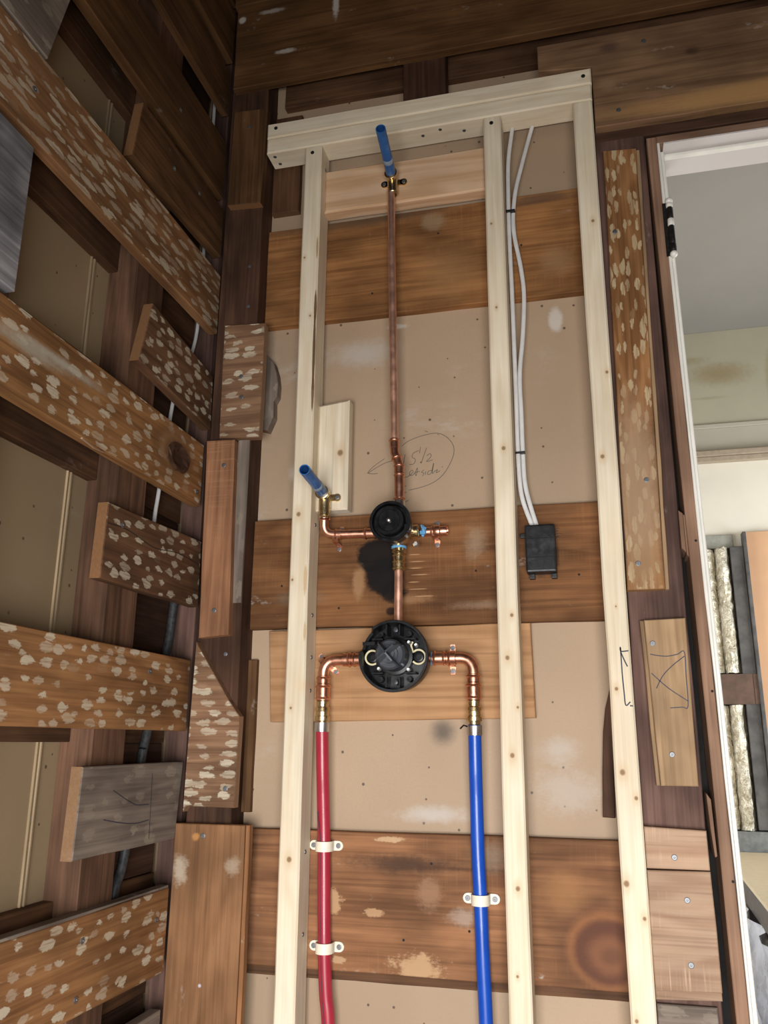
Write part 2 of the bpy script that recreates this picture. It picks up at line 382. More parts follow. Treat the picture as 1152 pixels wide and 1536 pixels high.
# ------------------------------------------------------------------ materials
PATCH = (.60, .53, .40)
OLD_D, OLD_L = (.072, .034, .0145), (.18, .09, .038)
W = {}
def getwood(key, plane, along, **k):
    kk = (key, plane, along)
    if kk not in W:
        d, l, o = WOODS[key]; o = dict(o); o.update(k)
        W[kk] = wood(key + '_' + plane + '_' + along, d, l, plane, along, **o)
    return W[kk]
LP = [(.040, .0195, .36, PATCH, .85, .2)]
WOODS = {
    'old_brown': (OLD_D, OLD_L, dict(end=(.25, .125, .055), white=.25)),
    'old_smooth': ((.088, .042, .0165), (.18, .09, .036), dict(end=(.25, .125, .055), blotch=.3, white=.15)),
    'old_patched': ((0.161, 0.070, 0.028), (0.350, 0.175, 0.070), dict(end=(.25, .125, .055), patches=LP, white=.12)),
    'old_patched_dense': ((0.168, 0.077, 0.034), (0.350, 0.182, 0.081), dict(end=(.25, .125, .055), patches=[(.060, .0150, .38, PATCH, .72, .05)], white=.2)),
    'old_patched_dark': ((0.098, 0.048, 0.027), (0.238, 0.119, 0.059), dict(end=(.25, .125, .055), patches=LP, white=.1)),
    'block_patched': ((0.154, 0.077, 0.042), (0.364, 0.210, 0.119), dict(patches=[(.042, .0185, .37, PATCH, .9, .2)])),
    'vertical_patched': ((0.188, 0.075, 0.025), (0.413, 0.206, 0.081), dict(patches=[(.042, .0130, .38, (.56, .45, .27), .85, .10)], figure=.25)),
    'grey_board': ((.15, .115, .092), (.29, .235, .19), dict(end=(.26, .14, .065), patches=[(.05, .027, .38, (.34, .29, .22), .55, .4)], white=.3, figure=.25)),
    'blue_grey': ((.17, .165, .175), (.46, .44, .44), dict(white=.9, blotch=.65, figure=.15)),
    'dark_stud': ((0.044, 0.022, 0.014), (0.105, 0.052, 0.031), dict(blotch=.45)),
    'red_stud': ((.085, .044, .027), (.19, .099, .059), dict(blotch=.45, figure=.25)),
    'purple_stud': ((0.084, 0.045, 0.036), (0.175, 0.101, 0.078), dict(blotch=.5, white=.15)),
    'back_orange': ((0.217, 0.088, 0.029), (0.399, 0.182, 0.066), dict(blotch=.4, white=.2, saw=.12)),
    'back_dark': ((0.066, 0.032, 0.017), (0.144, 0.070, 0.034), dict(blotch=.45, white=.1)),
    'new_pine': ((.72, .595, .415), (.85, .762, .595), dict(lines=.08, knots=.0, blotch=.10, figure=.2, bump=.08, vary=.06)),
    'pink_pine': ((.62, .38, .21), (.78, .55, .36), dict(lines=.15, blotch=.12, figure=.4, bump=.08, vary=.06)),
    'tan_board': ((.36, .19, .088), (.50, .285, .142), dict(blotch=.2, figure=.35, saw=.06)),
    'red_block': ((.21, .092, .045), (.40, .20, .105), dict(blotch=.35, saw=.2)),
    'brown_block': ((0.266, 0.119, 0.050), (0.434, 0.210, 0.095), dict(blotch=.35, white=.4)),
    'pale_block': ((.34, .205, .13), (.48, .33, .225), dict(blotch=.2, saw=.5, figure=.3)),
    'tan_block': ((.30, .19, .10), (.45, .30, .172), dict(blotch=.35, white=.15)),
    'jamb_wood': ((.19, .108, .068), (.31, .188, .122), dict(blotch=.3)),
    'moulding': ((.30, .22, .13), (.42, .31, .19), dict(blotch=.3)),
    'rail_tan': ((0.420, 0.294, 0.168), (0.630, 0.476, 0.280), dict(blotch=.3)),
}
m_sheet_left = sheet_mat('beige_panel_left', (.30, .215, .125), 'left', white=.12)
m_ink = plain('pen_ink', (.03, .03, .05), .6, var=.05)
m_pencil = plain('pencil_line', (.10, .085, .07), .6, var=.1)
m_copper = plain('copper', (.78, .41, .285), .34, 1.0, var=.12, scale=60, dark=(.66, .31, .20))
m_copper_pipe = plain('copper_pipe_metal', (.88, .52, .38), .44, .9, var=.12, scale=45)
m_brass = plain('brass', (.66, .52, .30), .30, 1.0, var=.18, scale=70)
m_steel = plain('steel', (.62, .62, .62), .32, 1.0, var=.1)
m_screw = plain('screw_metal', (.20, .205, .215), .5, .8, var=.2, scale=200)
m_black = plain('black_plastic', (.006, .0065, .0075), .36, var=.25, scale=80, spec=.32)
m_grey_plastic = plain('dark_grey_plastic', (.040, .046, .057), .38, var=.15, spec=.4)
m_box = plain('box_plastic', (.012, .013, .015), .42, var=.3, scale=60, dark=(.03, .031, .033), spec=.35)
m_red = plain('red_pipe_plastic', (.36, .020, .040), .33, var=.08, scale=12, coat=.15)
m_blue = plain('blue_pipe_plastic', (.004, .066, .42), .33, var=.08, scale=12, coat=.15)
m_nipple = plain('blue_nipple_plastic', (.02, .12, .36), .38, var=.2, scale=50, dark=(.12, .22, .40))
m_nipple_in = plain('blue_nipple_bore', (.015, .08, .27), .5)
m_tape = plain('thread_tape', (.30, .40, .50), .6, var=.2)
m_sealant = plain('blue_sealant', (.12, .34, .58), .5, var=.2)
m_cream = plain('cream_plastic', (.80, .74, .60), .42, var=.06)
m_clipring = plain('cream_clip', (.78, .70, .45), .4)
m_cable = plain('white_cable_jacket', (.66, .65, .63), .45, var=.06)
m_conduit = plain('dark_conduit', (.035, .036, .038), .5, var=.4, scale=160)
m_white_paint = plain('white_paint', (.80, .78, .71), .35, var=.05, scale=15, bump=.25)
m_head_paint = plain('head_paint', (.60, .56, .54), .45, var=.01, scale=4)
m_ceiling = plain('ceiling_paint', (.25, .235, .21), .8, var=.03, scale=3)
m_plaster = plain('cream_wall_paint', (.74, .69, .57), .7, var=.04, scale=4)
m_frieze = plain('frieze_paint', (.43, .40, .32), .75, var=.05, scale=3)
m_orange = plain('orange_wall_paint', (.62, .36, .20), .65, var=.05, scale=4)
m_rail = plain('rail_paint', (.36, .29, .21), .5, var=.1)
m_greystrip = plain('grey_green_paint', (.30, .30, .25), .6, var=.2, scale=20)
m_sill = plain('grey_sill', (.17, .175, .165), .6, var=.2)
m_farstud = plain('grey_old_stud', (.085, .08, .075), .6, var=.35, scale=15)
m_farblock = plain('far_brown_block', (.10, .055, .035), .6, var=.3, scale=15)
m_beigeboard = plain('beige_board', (.52, .43, .28), .6, var=.06)
m_plastic = plain('grey_plastic_sheet', (.36, .37, .41), .28, var=.35, scale=9, bump=1.0)
m_darkrail = plain('dark_rail', (.055, .045, .04), .5, var=.2)
m_floor = plain('floor_boards', (.11, .08, .06), .6, var=.2, scale=8)
m_room = plain('room_plaster', (.15, .12, .10), .8, var=.1, scale=3)
m_roomceil = plain('room_ceiling', (.10, .07, .05), .8, var=.1, scale=3)
m_hinge = plain('dark_hinge_metal', (.035, .033, .032), .4, .6, var=.3, scale=120)
m_foil = foil_mat()
m_void = plain('gap_shade_black', (.012, .011, .010), .9)  # near-black colour that paints the shade deep inside gaps

# ------------------------------------------------------------------ small shared pieces
_screw_me = {}
def screw(plane, u, v, d, parent, r=.0042, mat=None):
    key = (plane, (mat or m_screw).name)
    if key not in _screw_me:
        bm = bmesh.new(); dr = (0, -1, 0) if plane == 'back' else (1, 0, 0)
        lathe_bm(bm, [(0, .0), (0, .0042), (.0011, .0042), (.0014, .0034), (.0014, .0014), (.0006, .0010), (.0006, 0)], (0, 0, 0), dr, 14)
        bmesh.ops.remove_doubles(bm, verts=bm.verts, dist=1e-6); bmesh.ops.recalc_face_normals(bm, faces=bm.faces)
        me = bpy.data.meshes.new('screw_head'); bm.to_mesh(me); bm.free(); me.materials.append(mat or m_screw); _screw_me[key] = me
    p = P3(plane, u, v, d)
    o = link('screw_head', _screw_me[key], p, parent); o.scale = (r / .0042,) * 3
    return o
m_nailhole = plain('nail_hole', (.012, .009, .008), .8)

# ------------------------------------------------------------------ SETTING: floor, ceiling, walls
DX0, DX1, DZ1 = .199, .96, 1.145             # doorway into the next room
def struct(o, label, cat):
    return tag(o, label, cat, kind='structure')
struct(box('floor', -.86, 2.1, -.80, 4.1, -1.0, -.95, m_floor), 'dusty wooden floor running through both rooms', 'floor')
struct(box('ceiling', -.86, 2.1, -.72, 1.58, 1.95, 2.0, m_roomceil), 'dark ceiling above the stripped bathroom', 'ceiling')
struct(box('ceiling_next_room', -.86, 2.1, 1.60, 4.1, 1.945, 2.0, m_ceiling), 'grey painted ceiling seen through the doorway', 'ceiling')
struct(box('wall_right', 2.0, 2.06, -.72, 1.58, -.95, 1.95, m_room), 'plain plaster wall out of view to the right', 'wall')
def wall_rear():
    bm = bmesh.new()
    for a in ((-.86, -.56, -.95, 1.95), (.66, 2.0, -.95, 1.95), (-.56, .66, .10, 1.95)):
        box_bm(bm, a[0], a[1], -.72, -.64, a[2], a[3])
    return finish('wall_rear', bm, m_room)
struct(wall_rear(), 'plaster wall behind the viewer with an open doorway to daylight', 'wall')

def off(c, lst):  # stains given in wall coordinates -> coordinates of a piece centred at c
    return [(u - c[0], v - c[1], a, b, col, s, k, r) for (u, v, a, b, col, s, k, r) in lst]

# --- left wall: panel, studs, spaced boards on both faces
XF, XB = -.765, -.785                        # front board faces and backs
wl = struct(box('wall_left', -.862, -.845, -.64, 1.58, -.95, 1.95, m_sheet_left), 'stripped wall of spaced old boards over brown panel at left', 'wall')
for (y0, y1) in ((-.35, -.255), (.10, .195), (.42, .515), (.82, .915), (1.235, 1.332)):
    plank(y0, y1, -.95, 1.95, 'left', -.844, XB, getwood('red_stud', 'left', 'v'), wl, 'stud', seg=.16, jit=.0015)
plank(1.545, 1.577, -.95, 1.95, 'left', -.822, -.778, getwood('purple_stud', 'left', 'v'), wl, 'stud', seg=.2)
for (z0, z1) in ((.845, 1.075), (1.185, 1.42), (.437, .642), (-.003, .163), (-.44, -.238), (1.52, 1.70), (-.85, -.65)):
    for (y0, y1) in ((.517, .818), (.917, 1.233), (1.334, 1.543)):
        plank(y0, y1, z0, z1, 'left', -.8445, -.825, getwood('back_dark', 'left', 'u'), wl, 'back_plank', jit=.0004)
for (z0, z1) in ((-.65, -.44), (-.238, -.003), (.163, .437), (.642, .845), (1.075, 1.185), (1.42, 1.52), (1.70, 1.94)):
    plank(1.334, 1.543, z0 + .002, z1 - .002, 'left', -.8445, -.828, getwood('dark_stud', 'left', 'u'), wl, 'back_plank', jit=.0004)  # dark filler planks added to stand in for the corner cavity's shade
for (y0, y1) in ((1.1745, 1.1785), (1.1835, 1.1885)):
    plank(y0, y1, -.95, 1.94, 'left', -.8452, -.8418, getwood('moulding', 'left', 'v'), wl, 'joint_moulding', ch=.001, seg=.3, jit=.0003)
def lplank(out, key, label=None, d1=XF, **k):
    if len(out) == 4 and not isinstance(out[0], tuple): out = rect(*out)
    kw = {}
    return prism('plank', out, 'left', XB, d1, getwood(key, 'left', 'u'), wl, label=label, jit=.0011, **k)
pA = lplank((-.64, 1.535, .862, 1.006), 'old_patched_dense')
bc = ((-.64 + 1.51) / 2, .528)
mB = wood('old_patched_smeared', (.16, .07, .028), (.37, .185, .07), 'left', 'u', patches=LP, white=.15, marks=off(bc, [
    (1.02, .556, .16, .012, (.46, .42, .34), .9, .8, .9), (.95, .545, .12, .018, (.44, .40, .31), .8, .7, 1.0),
    (1.385, .540, .095, .055, (.13, .065, .03), .5, .7, .6), (1.39, .538, .078, .044, (.34, .18, .08), .4, .6, .6), (1.40, .534, .060, .038, (.12, .06, .03), .5, .8, .6), (1.405, .532, .040, .027, (.045, .025, .016), .6, .9, .8)]))
pB = prism('plank', rect(-.64, 1.51, .462, .594), 'left', XB, XF, mB, wl, jit=.0016, label='long patched board with a broken knot')
pC = lplank((-.64, 1.515, .018, .152), 'old_patched')
pD = lplank((-.64, 1.49, -.391, -.254), 'old_patched')
prism('top_edge', rect(-.64, 1.488, -.2535, -.249), 'left', XB + .001, XF - .001, getwood('grey_board', 'left', 'u'), pD, ch=.0006)
pT = lplank((-.64, 1.52, 1.193, 1.342), 'old_smooth')
pU = lplank((.6, 1.525, 1.425, 1.545), 'old_brown', d1=XF - .004)
pV = lplank((-.64, 1.525, 1.575, 1.72), 'old_smooth')
lplank((-.64, 1.525, 1.74, 1.90), 'old_brown')
pS1 = lplank([(1.152, 1.030), (1.53, 1.050), (1.53, 1.170), (1.172, 1.160)], 'old_brown')
pS2 = lplank([(1.235, .660), (1.535, .638), (1.53, .758), (1.266, .790)], 'old_patched_dark')
pS3 = lplank([(1.180, .252), (1.53, .258), (1.527, .392), (1.184, .380)], 'old_patched_dark')
pS4 = lplank([(1.179, -.173), (1.498, -.172), (1.512, -.038), (1.184, -.039)], 'grey_board', label='weathered grey board end with pen arcs')
pS0 = lplank([(.30, 1.012), (.905, 1.012), (.940, 1.168), (.30, 1.168)], 'grey_board')
pS0b = lplank([(.30, .610), (.903, .610), (.902, .848), (.30, .848)], 'blue_grey', label='paint-stained blue grey board end')
lplank([(1.30, -.585), (1.49, -.585), (1.49, -.449), (1.30, -.452)], 'grey_board')
lplank((-.64, 1.49, -.85, -.72), 'old_patched')
strokes('pen_arc', ARCS, 'left', XF, .0016, m_ink, pS4)
# crack across the third short board, splinter under the second long board
strokes('crack', [[(1.186, .345), (1.25, .348), (1.34, .338), (1.43, .347), (1.52, .343)]], 'left', XF, .0016, m_nailhole, pS3)
bm = bmesh.new(); tube_bm(bm, [(XF - .004, 1.16, .459), (XF + .004, 1.12, .452), (XF + .012, 1.075, .4515)], .0022, .0012, 5)
finish('splinter', bm, getwood('pale_block', 'left', 'u'), pB)
def knot_hole():
    bm = bmesh.new(); rng = random.Random(3); rings = []
    for k, (r, d) in enumerate(((1.0, .0006), (.8, .004), (.62, .0025), (.4, .0005), (.18, .0003))):
        rings.append([bm.verts.new((XF + d + rng.uniform(0, .0022) * (k < 3), 1.405 + math.cos(a) * .044 * r * rng.uniform(.86, 1.12), .530 + math.sin(a) * .029 * r * rng.uniform(.86, 1.12))) for a in [i * math.pi / 8 for i in range(16)]])
    for a, b in zip(rings, rings[1:]):
        for i in range(16): bm.faces.new((a[i], a[(i + 1) % 16], b[(i + 1) % 16], b[i]))
    bm.faces.new(rings[-1])
    return finish('knot', bm, getwood('dark_stud', 'left', 'u'), pB)
knot_hole()
for (u, v, par) in ((1.23, .352, pS3), (1.225, -.288, pD), (1.222, -.366, pD), (1.36, .118, pC), (1.49, .487, pB), (.885, .938, pA), (1.41, 1.13, pS1), (1.305, 1.255, pT), (1.30, 1.11, pS1), (1.45, -.30, pD)):
    screw('left', u, v, XF, par, .0048)

# --- back wall: panel with the doorway, old studs, boards
wb_marks = [(-.28, .020, .034, .034, (.05, .045, .042), .95, .75, .5), (-.039, .831, .018, .034, (.62, .57, .5), .5, .8, .8),
            (-.575, .545, .035, .03, (.60, .57, .55), .95, .8, .9), (-.44, .80, .10, .045, (.50, .46, .41), .95, .7, 1.2),
            (-.06, -.08, .085, .05, (.50, .46, .42), .8, .4, 1.5), (-.30, -.125, .09, .02, (.55, .52, .48), .9, .6, 1.2),
            (-.07, -.01, .05, .03, (.50, .46, .42), .95, .5, 1.0), (-.37, .855, .03, .008, (.7, .66, .6), .8, .7, 1.0)]
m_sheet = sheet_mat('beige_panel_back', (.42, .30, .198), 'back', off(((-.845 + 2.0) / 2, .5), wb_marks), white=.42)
def wall_back():
    bm = bmesh.new()
    for a in ((-.845, .166, -.95, 1.95), (.166, .985, 1.168, 1.95), (.985, 2.0, -.95, 1.95)):
        box_bm(bm, a[0], a[1], 1.58, 1.598, a[2], a[3])
    return finish('wall_back', bm, m_sheet)
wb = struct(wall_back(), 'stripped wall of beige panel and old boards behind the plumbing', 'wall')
def bplank(out, key, d0, d1, name='plank', along='u', label=None, mat=None, **k):
    if not isinstance(out[0], tuple): out = rect(*out)
    k.setdefault('jit', .0009)
    return prism(name, out, 'back', d0, d1, mat or getwood(key, 'back', along), wb, label=label, **k)
YF, YP = 1.50, 1.52
post = bplank((-.757, -.666, -.95, 1.95), 'dark_stud', 1.5795, YP, 'stud', 'v', seg=.2, jit=.0012)
bplank((-.692, -.667, .262, .602), 'grey_board', YP, YP - .003, 'plank', 'v', ch=.0008)
bplank((-.343, -.247, 1.362, 1.95), 'dark_stud', 1.5595, YP, 'stud', 'v')
ost = bplank((.0605, .157, -.95, 1.19), 'purple_stud', 1.5795, YP, 'stud', 'v', seg=.18, jit=.0012)
bplank((.0605, 1.10, 1.192, 1.44), 'dark_stud', 1.5795, YP + .006, 'header', 'u')
bplank((.95, 1.05, -.95, 1.19), 'purple_stud', 1.5795, YP, 'stud', 'v')
bplank([(.1575, -.95), (.1800, -.95), (.1584, 1.148), (.1575, 1.148)], 'dark_stud', 1.5795, 1.566, 'gap_shade_backing', 'v', mat=m_void, seg=.3, ch=.0003, jit=0)  # closes the slit; its black is the painted shade between stud and jamb
# back layer
c1 = ((-.665 + .06) / 2, .998); 
m_b1 = wood('back_board_worn', (.20, .085, .03), (.38, .18, .066), 'back', 'u', white=.15, saw=.12, blotch=.4, marks=off(c1, [
    (-.45, 1.112, .30, .022, (.10, .065, .04), .8, .75, .9), (-.06, 1.105, .12, .018, (.11, .07, .045), .8, .7, .9),
    (-.285, 1.085, .035, .03, (.34, .25, .15), .7, .6, 1.1), (-.25, .96, .10, .10, (.36, .20, .085), .95, .5, .6), (-.03, .955, .05, .05, (.40, .25, .13), .9, .4, 1.0)]))
b1 = bplank((-.665, .060, .878, 1.118), '', 1.5795, 1.56, mat=m_b1)
c2 = ((-.665 + .06) / 2, .3265); BURN = (.008, .007, .007)
m_b2 = wood('back_board_scorched', (.14, .058, .023), (.275, .127, .051), 'back', 'u', white=.35, saw=.15, blotch=.45, marks=off(c2, [
    (-.398, .352, .052, .040, BURN, .2, .97, .5), (-.388, .312, .042, .042, BURN, .25, .97, .6), (-.370, .280, .030, .026, BURN, .35, .95, .8),
    (-.375, .243, .012, .010, BURN, .5, .85, .6), (-.44, .30, .016, .045, (.38, .22, .11), .6, .7, 1.1), (-.56, .275, .07, .022, (.20, .17, .12), .9, .6, .9),
    (-.21, .37, .03, .05, (.40, .30, .2), .9, .5, 1.3), (-.33, .265, .05, .012, (.36, .2, .1), .9, .6, 1.4), (-.20, .25, .09, .012, (.34, .24, .16), .9, .4, 1.4),
    (-0.328, 0.352, 0.014, .0013, (.52, .32, .17), .6, .7, 1.3),
    (-0.322, 0.338, 0.018, .0013, (.52, .32, .17), .6, .7, 1.3),
    (-0.325, 0.325, 0.016, .0013, (.52, .32, .17), .6, .7, 1.3),
    (-0.318, 0.312, 0.022, .0013, (.52, .32, .17), .6, .7, 1.3),
    (-0.330, 0.298, 0.015, .0013, (.52, .32, .17), .6, .7, 1.3),
    (-0.322, 0.284, 0.020, .0013, (.52, .32, .17), .6, .7, 1.3),
    (-0.312, 0.270, 0.026, .0013, (.52, .32, .17), .6, .7, 1.3),
    (-.085, .345, .034, .052, (.02, .016, .014), .25, .7, .8)]))
b2 = bplank((-.665, .060, .215, .438), '', 1.5795, 1.56, mat=m_b2)
c3 = ((-.665 + .06) / 2, -.272); KN = (.10, .042, .028)
m_b3 = wood('back_board_scraped', (.165, .073, .034), (.32, .152, .071), 'back', 'u', white=.75, saw=.12, blotch=.45, marks=off(c3, [
    (-.018, -.322, .090, .084, KN, .5, .45, .2), (-.014, -.326, .072, .066, (.30, .13, .055), .25, .7, .2), (-.012, -.330, .062, .056, KN, .25, .9, .2),
    (-.010, -.334, .044, .038, (.23, .10, .05), .5, .7, .4), (-.008, -.336, .024, .018, (.13, .06, .035), .7, .7, .6), (-.08, -.24, .06, .05, (.36, .18, .075), .95, .6, .5),
    (-.36, -.208, .16, .022, (.055, .032, .022), .9, .75, 1.3), (-.485, -.275, .02, .022, (.52, .32, .17), .35, .8, 2.2), (-.41, -.29, .022, .008, (.50, .31, .17), .4, .75, 2.4),
    (-.31, -.255, .026, .035, (.36, .21, .13), .6, .5, 1.6), (-.33, -.372, .05, .026, (.55, .36, .2), .5, .7, 2.6), (-.47, -.368, .016, .007, (.5, .32, .18), .3, .8, 2.2),
    (-.38, -.168, .03, .006, (.56, .38, .22), .4, .8, 2.2), (-.25, -.29, .035, .02, (.42, .33, .26), .8, .6, 1.6), (-.20, -.19, .05, .035, (.28, .22, .16), .9, .5, 1.2)]))
b3 = bplank((-.655, .060, -.386, -.157), '', 1.5795, 1.56, mat=m_b3)
prism('tongue', rect(-.655, .060, -.402, -.3865), 'back', 1.5795, 1.568, getwood('back_dark', 'back', 'u'), b3, ch=.0008)
b0 = bplank((-.64, 1.4, 1.45, 1.70), 'back_dark', 1.5795, 1.56, jit=.0015)
bplank((-.662, -.597, 1.166, 1.425), 'back_dark', 1.5795, 1.562, along='v')
bplank((-.655, .06, -.90, -.70), 'back_orange', 1.5795, 1.56)
vb = bplank([(-.612, .036), (-.109, .044), (-.112, .2135), (-.622, .2105)], 'tan_board', 1.5795, 1.558, label='tan backing board behind the round valve')
# front layer: beam, header board, off-cuts nailed to the posts
bm_beam = wood('beam_wood', (.105, .05, .02), (.205, .10, .038), 'back', 'u', white=.35, blotch=.35, marks=off(((-.748 + 1.4) / 2, 1.591), [
    (-.50, 1.665, .010, .05, (.62, .58, .52), .6, .8, 1.3), (-.735, 1.67, .012, .012, (.62, .58, .52), .5, .8, .8), (-.66, 1.68, .04, .008, (.5, .47, .42), .7, .6, 1.3), (-.62, 1.555, .03, .008, (.6, .56, .5), .6, .6, 1.4)]))
beam = bplank((-.748, 1.4, 1.474, 1.708), '', YP, YF, mat=bm_beam)
bplank((-.757, 1.4, 1.716, 1.93), 'old_smooth', YP, YF)
hb_m = wood('header_board_wood', (.16, .088, .045), (.31, .18, .097), 'back', 'u', white=.3, blotch=.35, marks=off((.577, 1.32), [
    (.60, 1.235, .62, .036, (.46, .26, .10), .5, .8, .25), (.10, 1.40, .030, .018, (.09, .05, .04), .8, .8, .4), (.26, 1.355, .020, .014, (.06, .03, .02), .8, .8, .5), (.09, 1.31, .03, .022, (.32, .2, .12), .8, .5, .9)]))
hboard = bplank([(.0625, 1.210), (1.2, 1.205), (1.2, 1.425), (-.046, 1.436), (-.046, 1.372), (.0625, 1.3595)], '', YP, YF, mat=hb_m, label='notched old board above the doorway')
k1 = bplank([(-.743, 1.160), (-.664, 1.155), (-.658, 1.404), (-.740, 1.409)], 'old_brown', YP, YF, along='v')
k2 = bplank([(-.728, .604), (-.640, .599), (-.639, .856), (-.731, .861)], 'block_patched', YP, YF)
k3 = bplank([(-.745, .193), (-.683, .198), (-.693, .598), (-.755, .600)], 'red_block', YP, YF, along='v')
k4 = bplank([(-.749, .186), (-.754, -.126), (-.748, -.116), (-.653, -.117), (-.651, .045), (-.675, .075)], 'block_patched', YP, YF)
m_k5 = wood('scuffed_block_wood', (.24, .115, .052), (.40, .205, .098), 'back', 'v', blotch=.35, white=.3, marks=off((-.6985, -.383), [
    (-.752, -.225, .020, .035, (.50, .42, .32), .8, .7, 1.8), (-.650, -.215, .018, .022, (.45, .36, .26), .8, .6, 2.0), (-.725, -.168, .010, .009, (.50, .24, .08), .6, .8, 1.2), (-.70, -.41, .004, .004, (.6, .6, .66), .8, .8, .6)]))
k5 = bplank((-.767, -.630, -.62, -.146), '', YP, YF, mat=m_k5)
bplank((-.6295, -.622, -.62, -.146), 'brown_block', YP, YF + .004, along='v', name='edge_strip')
bplank([(-.664, .640), (-.646, .634), (-.633, .665), (-.634, .700), (-.627, .712), (-.630, .765), (-.638, .790), (-.652, .808), (-.664, .812)], 'grey_board', 1.5795, 1.556, 'bark_edge', 'v', seg=.02, jit=.0025)
bplank((-.668, -.649, -.129, .156), 'old_brown', 1.5795, 1.566, along='v')
bplank([(-.003, -.121), (.018, -.122), (.026, .110), (.012, .060), (.006, .020)], 'dark_stud', 1.5795, 1.566, along='v')
m_r1 = wood('patched_board_worn', (.19, .078, .027), (.40, .20, .08), 'back', 'v', patches=[(.042, .0130, .38, (.56, .45, .27), .85, .10)], figure=.25, marks=off((.099, .705), [
    (.092, .44, .05, .24, (.40, .27, .165), .7, .75, .5), (.09, .30, .04, .05, (.30, .18, .09), .8, .6, .6)]))
r1 = bplank([(.0610, .258), (.124, .258), (.137, 1.147), (.074, 1.152)], '', YP, YF, mat=m_r1, label='tall patched board beside the doorway')
prism('moulded_edge', [(.1245, .258), (.131, .258), (.144, 1.146), (.1375, 1.147)], 'back', YP, YF + .006, getwood('tan_block', 'back', 'v'), r1, ch=.001)
r2 = bplank([(.092, -.065), (.150, -.065), (.152, .207), (.085, .205)], 'tan_block', YP, YF, along='v')
prism('moulded_edge', [(.0855, -.065), (.0915, -.065), (.0845, .205), (.0780, .205)], 'back', YP, YF + .006, getwood('tan_block', 'back', 'v'), r2, ch=.001)
r3 = bplank([(.061, -.1905), (.156, -.1905), (.1555, -.132), (.061, -.128)], 'pale_block', YP, YF)
r4 = bplank([(.061, -.366), (.158, -.363), (.1562, -.1925), (.061, -.1935)], 'pale_block', YP, YF)
prism('rabbet_lip', [(.061, -.380), (.158, -.376), (.158, -.3635), (.061, -.3665)], 'back', YP, YF + .008, getwood('pale_block', 'back', 'u'), r4, ch=.001)
bplank((.062, .150, -.60, -.386), 'grey_board', YP, YF + .01)
strokes('pen_mark', XMARK, 'back', YF, .0016, m_ink, r2, label='hand-drawn X in a box')
for (u, v, par) in ((-.715, .246, k3), (-.713, .543, k3), (-.686, .737, k2), (-.682, .69, k2), (-.671, -.084, k4), (-.70, 1.36, k1), (-.71, -.166, k5),
                    (.096, .165, r2), (.113, -.016, r2), (.107, .455, r1), (.082, .304, r1), (.085, .964, r1), (.104, -.173, r3), (.116, -.327, r4), (.118, -.235, r4),
                    (.11, 1.242, hboard), (.17, 1.40, hboard), (-.10, 1.60, beam), (.14, 1.62, beam)):
    screw('back', u, v, YF, par, .0046)
for (u, v, par) in ((-.69, 1.01, post), (-.668 - .02, .862 + .05, post), (-.695, .163, post)):
    screw('back', u, v, YP, par, .004)
strokes('handwritten_note', NOTE, 'back', 1.58, .0012, m_pencil, wb, label='pencilled note 15 1/2 in a circle with an arrow')
for (u, v, par) in ((-.275, 1.055, b1), (-.10, 1.00, b1), (-.42, .93, b1), (-.21, .315, b2), (-.48, .252, b2), (-.60, .30, b2), (-.02, .30, b2), (-.235, -.31, b3), (-.30, -.205, b3), (-.14, -.20, b3), (-.35, -.33, b3)):
    screw('back', u, v, 1.56, par, .0022, m_nailhole)

# --- doorway: jamb, head, stop, painted edges, hinge, shims
door = bpy.data.objects.new('door_1', None); COL.objects.link(door); door.location = (.19, 1.55, -.95 + H); WL[door.name] = Vector(door.location)
struct(door, 'old doorway frame with worn white paint at right', 'door frame')
jl = lambda z: .1585 + (1.15 - z) * .0105            # the jamb leans slightly
def slant(a, b, z0, z1): return [(jl(z0) + a, z0), (jl(z0) + b, z0), (jl(z1) + b, z1), (jl(z1) + a, z1)]
prism('side_jamb', slant(0, .0185, -.95, 1.166), 'back', 1.605, 1.50, getwood('jamb_wood', 'back', 'v'), door, seg=.2)
prism('painted_edge', slant(.0187, .0235, -.95, 1.150), 'back', 1.605, 1.4985, m_white_paint, door, seg=.05, jit=.0012, ch=.0012)
prism('painted_edge', slant(.0236, .031, -.95, 1.135), 'back', 1.600, 1.507, m_white_paint, door, seg=.3, jit=.0003, ch=.0015)
prism('head_jamb', rect(jl(1.15) + .0187, 1.0, 1.149, 1.1665), 'back', 1.605, 1.50, getwood('jamb_wood', 'back', 'u'), door, seg=.2)
box('head_paint', jl(1.15) + .031, .97, 1.4985, 1.605, 1.1455, 1.1485, m_head_paint, door)
box('head_bead', jl(1.15) + .031, .97, 1.530, 1.544, 1.139, 1.1453, m_white_paint, door, bev=.002)
box('side_jamb', .965, .985, 1.50, 1.605, -.95, 1.145, m_white_paint, door)
hg = door
for i, (z0, z1, r, m) in enumerate(((.997, 1.006, .0065, m_white_paint), (.972, .996, .0058, m_hinge), (.957, .971, .0062, m_white_paint), (.918, .956, .0055, m_hinge), (.902, .917, .0060, m_hinge))):
    lathe('hinge_knuckle', [(0, 0), (0, r * .9), (.001, r), (z1 - z0 - .001, r), (z1 - z0, r * .9), (z1 - z0, 0)], (.1885, 1.493, z0), (0, 0, 1), m, door, 16)
for zc in (1.0105, .8955):
    lathe('hinge_ball', [(-.0072, 0), (-.006, .004), (-.003, .0066), (0, .0072), (.003, .0066), (.006, .004), (.0072, 0)], (.1885, 1.493, zc), (0, 0, 1), m_white_paint, door, 16)
box('hinge_leaf', .176, .187, 1.4965, 1.4995, .895, 1.01, m_hinge, door)
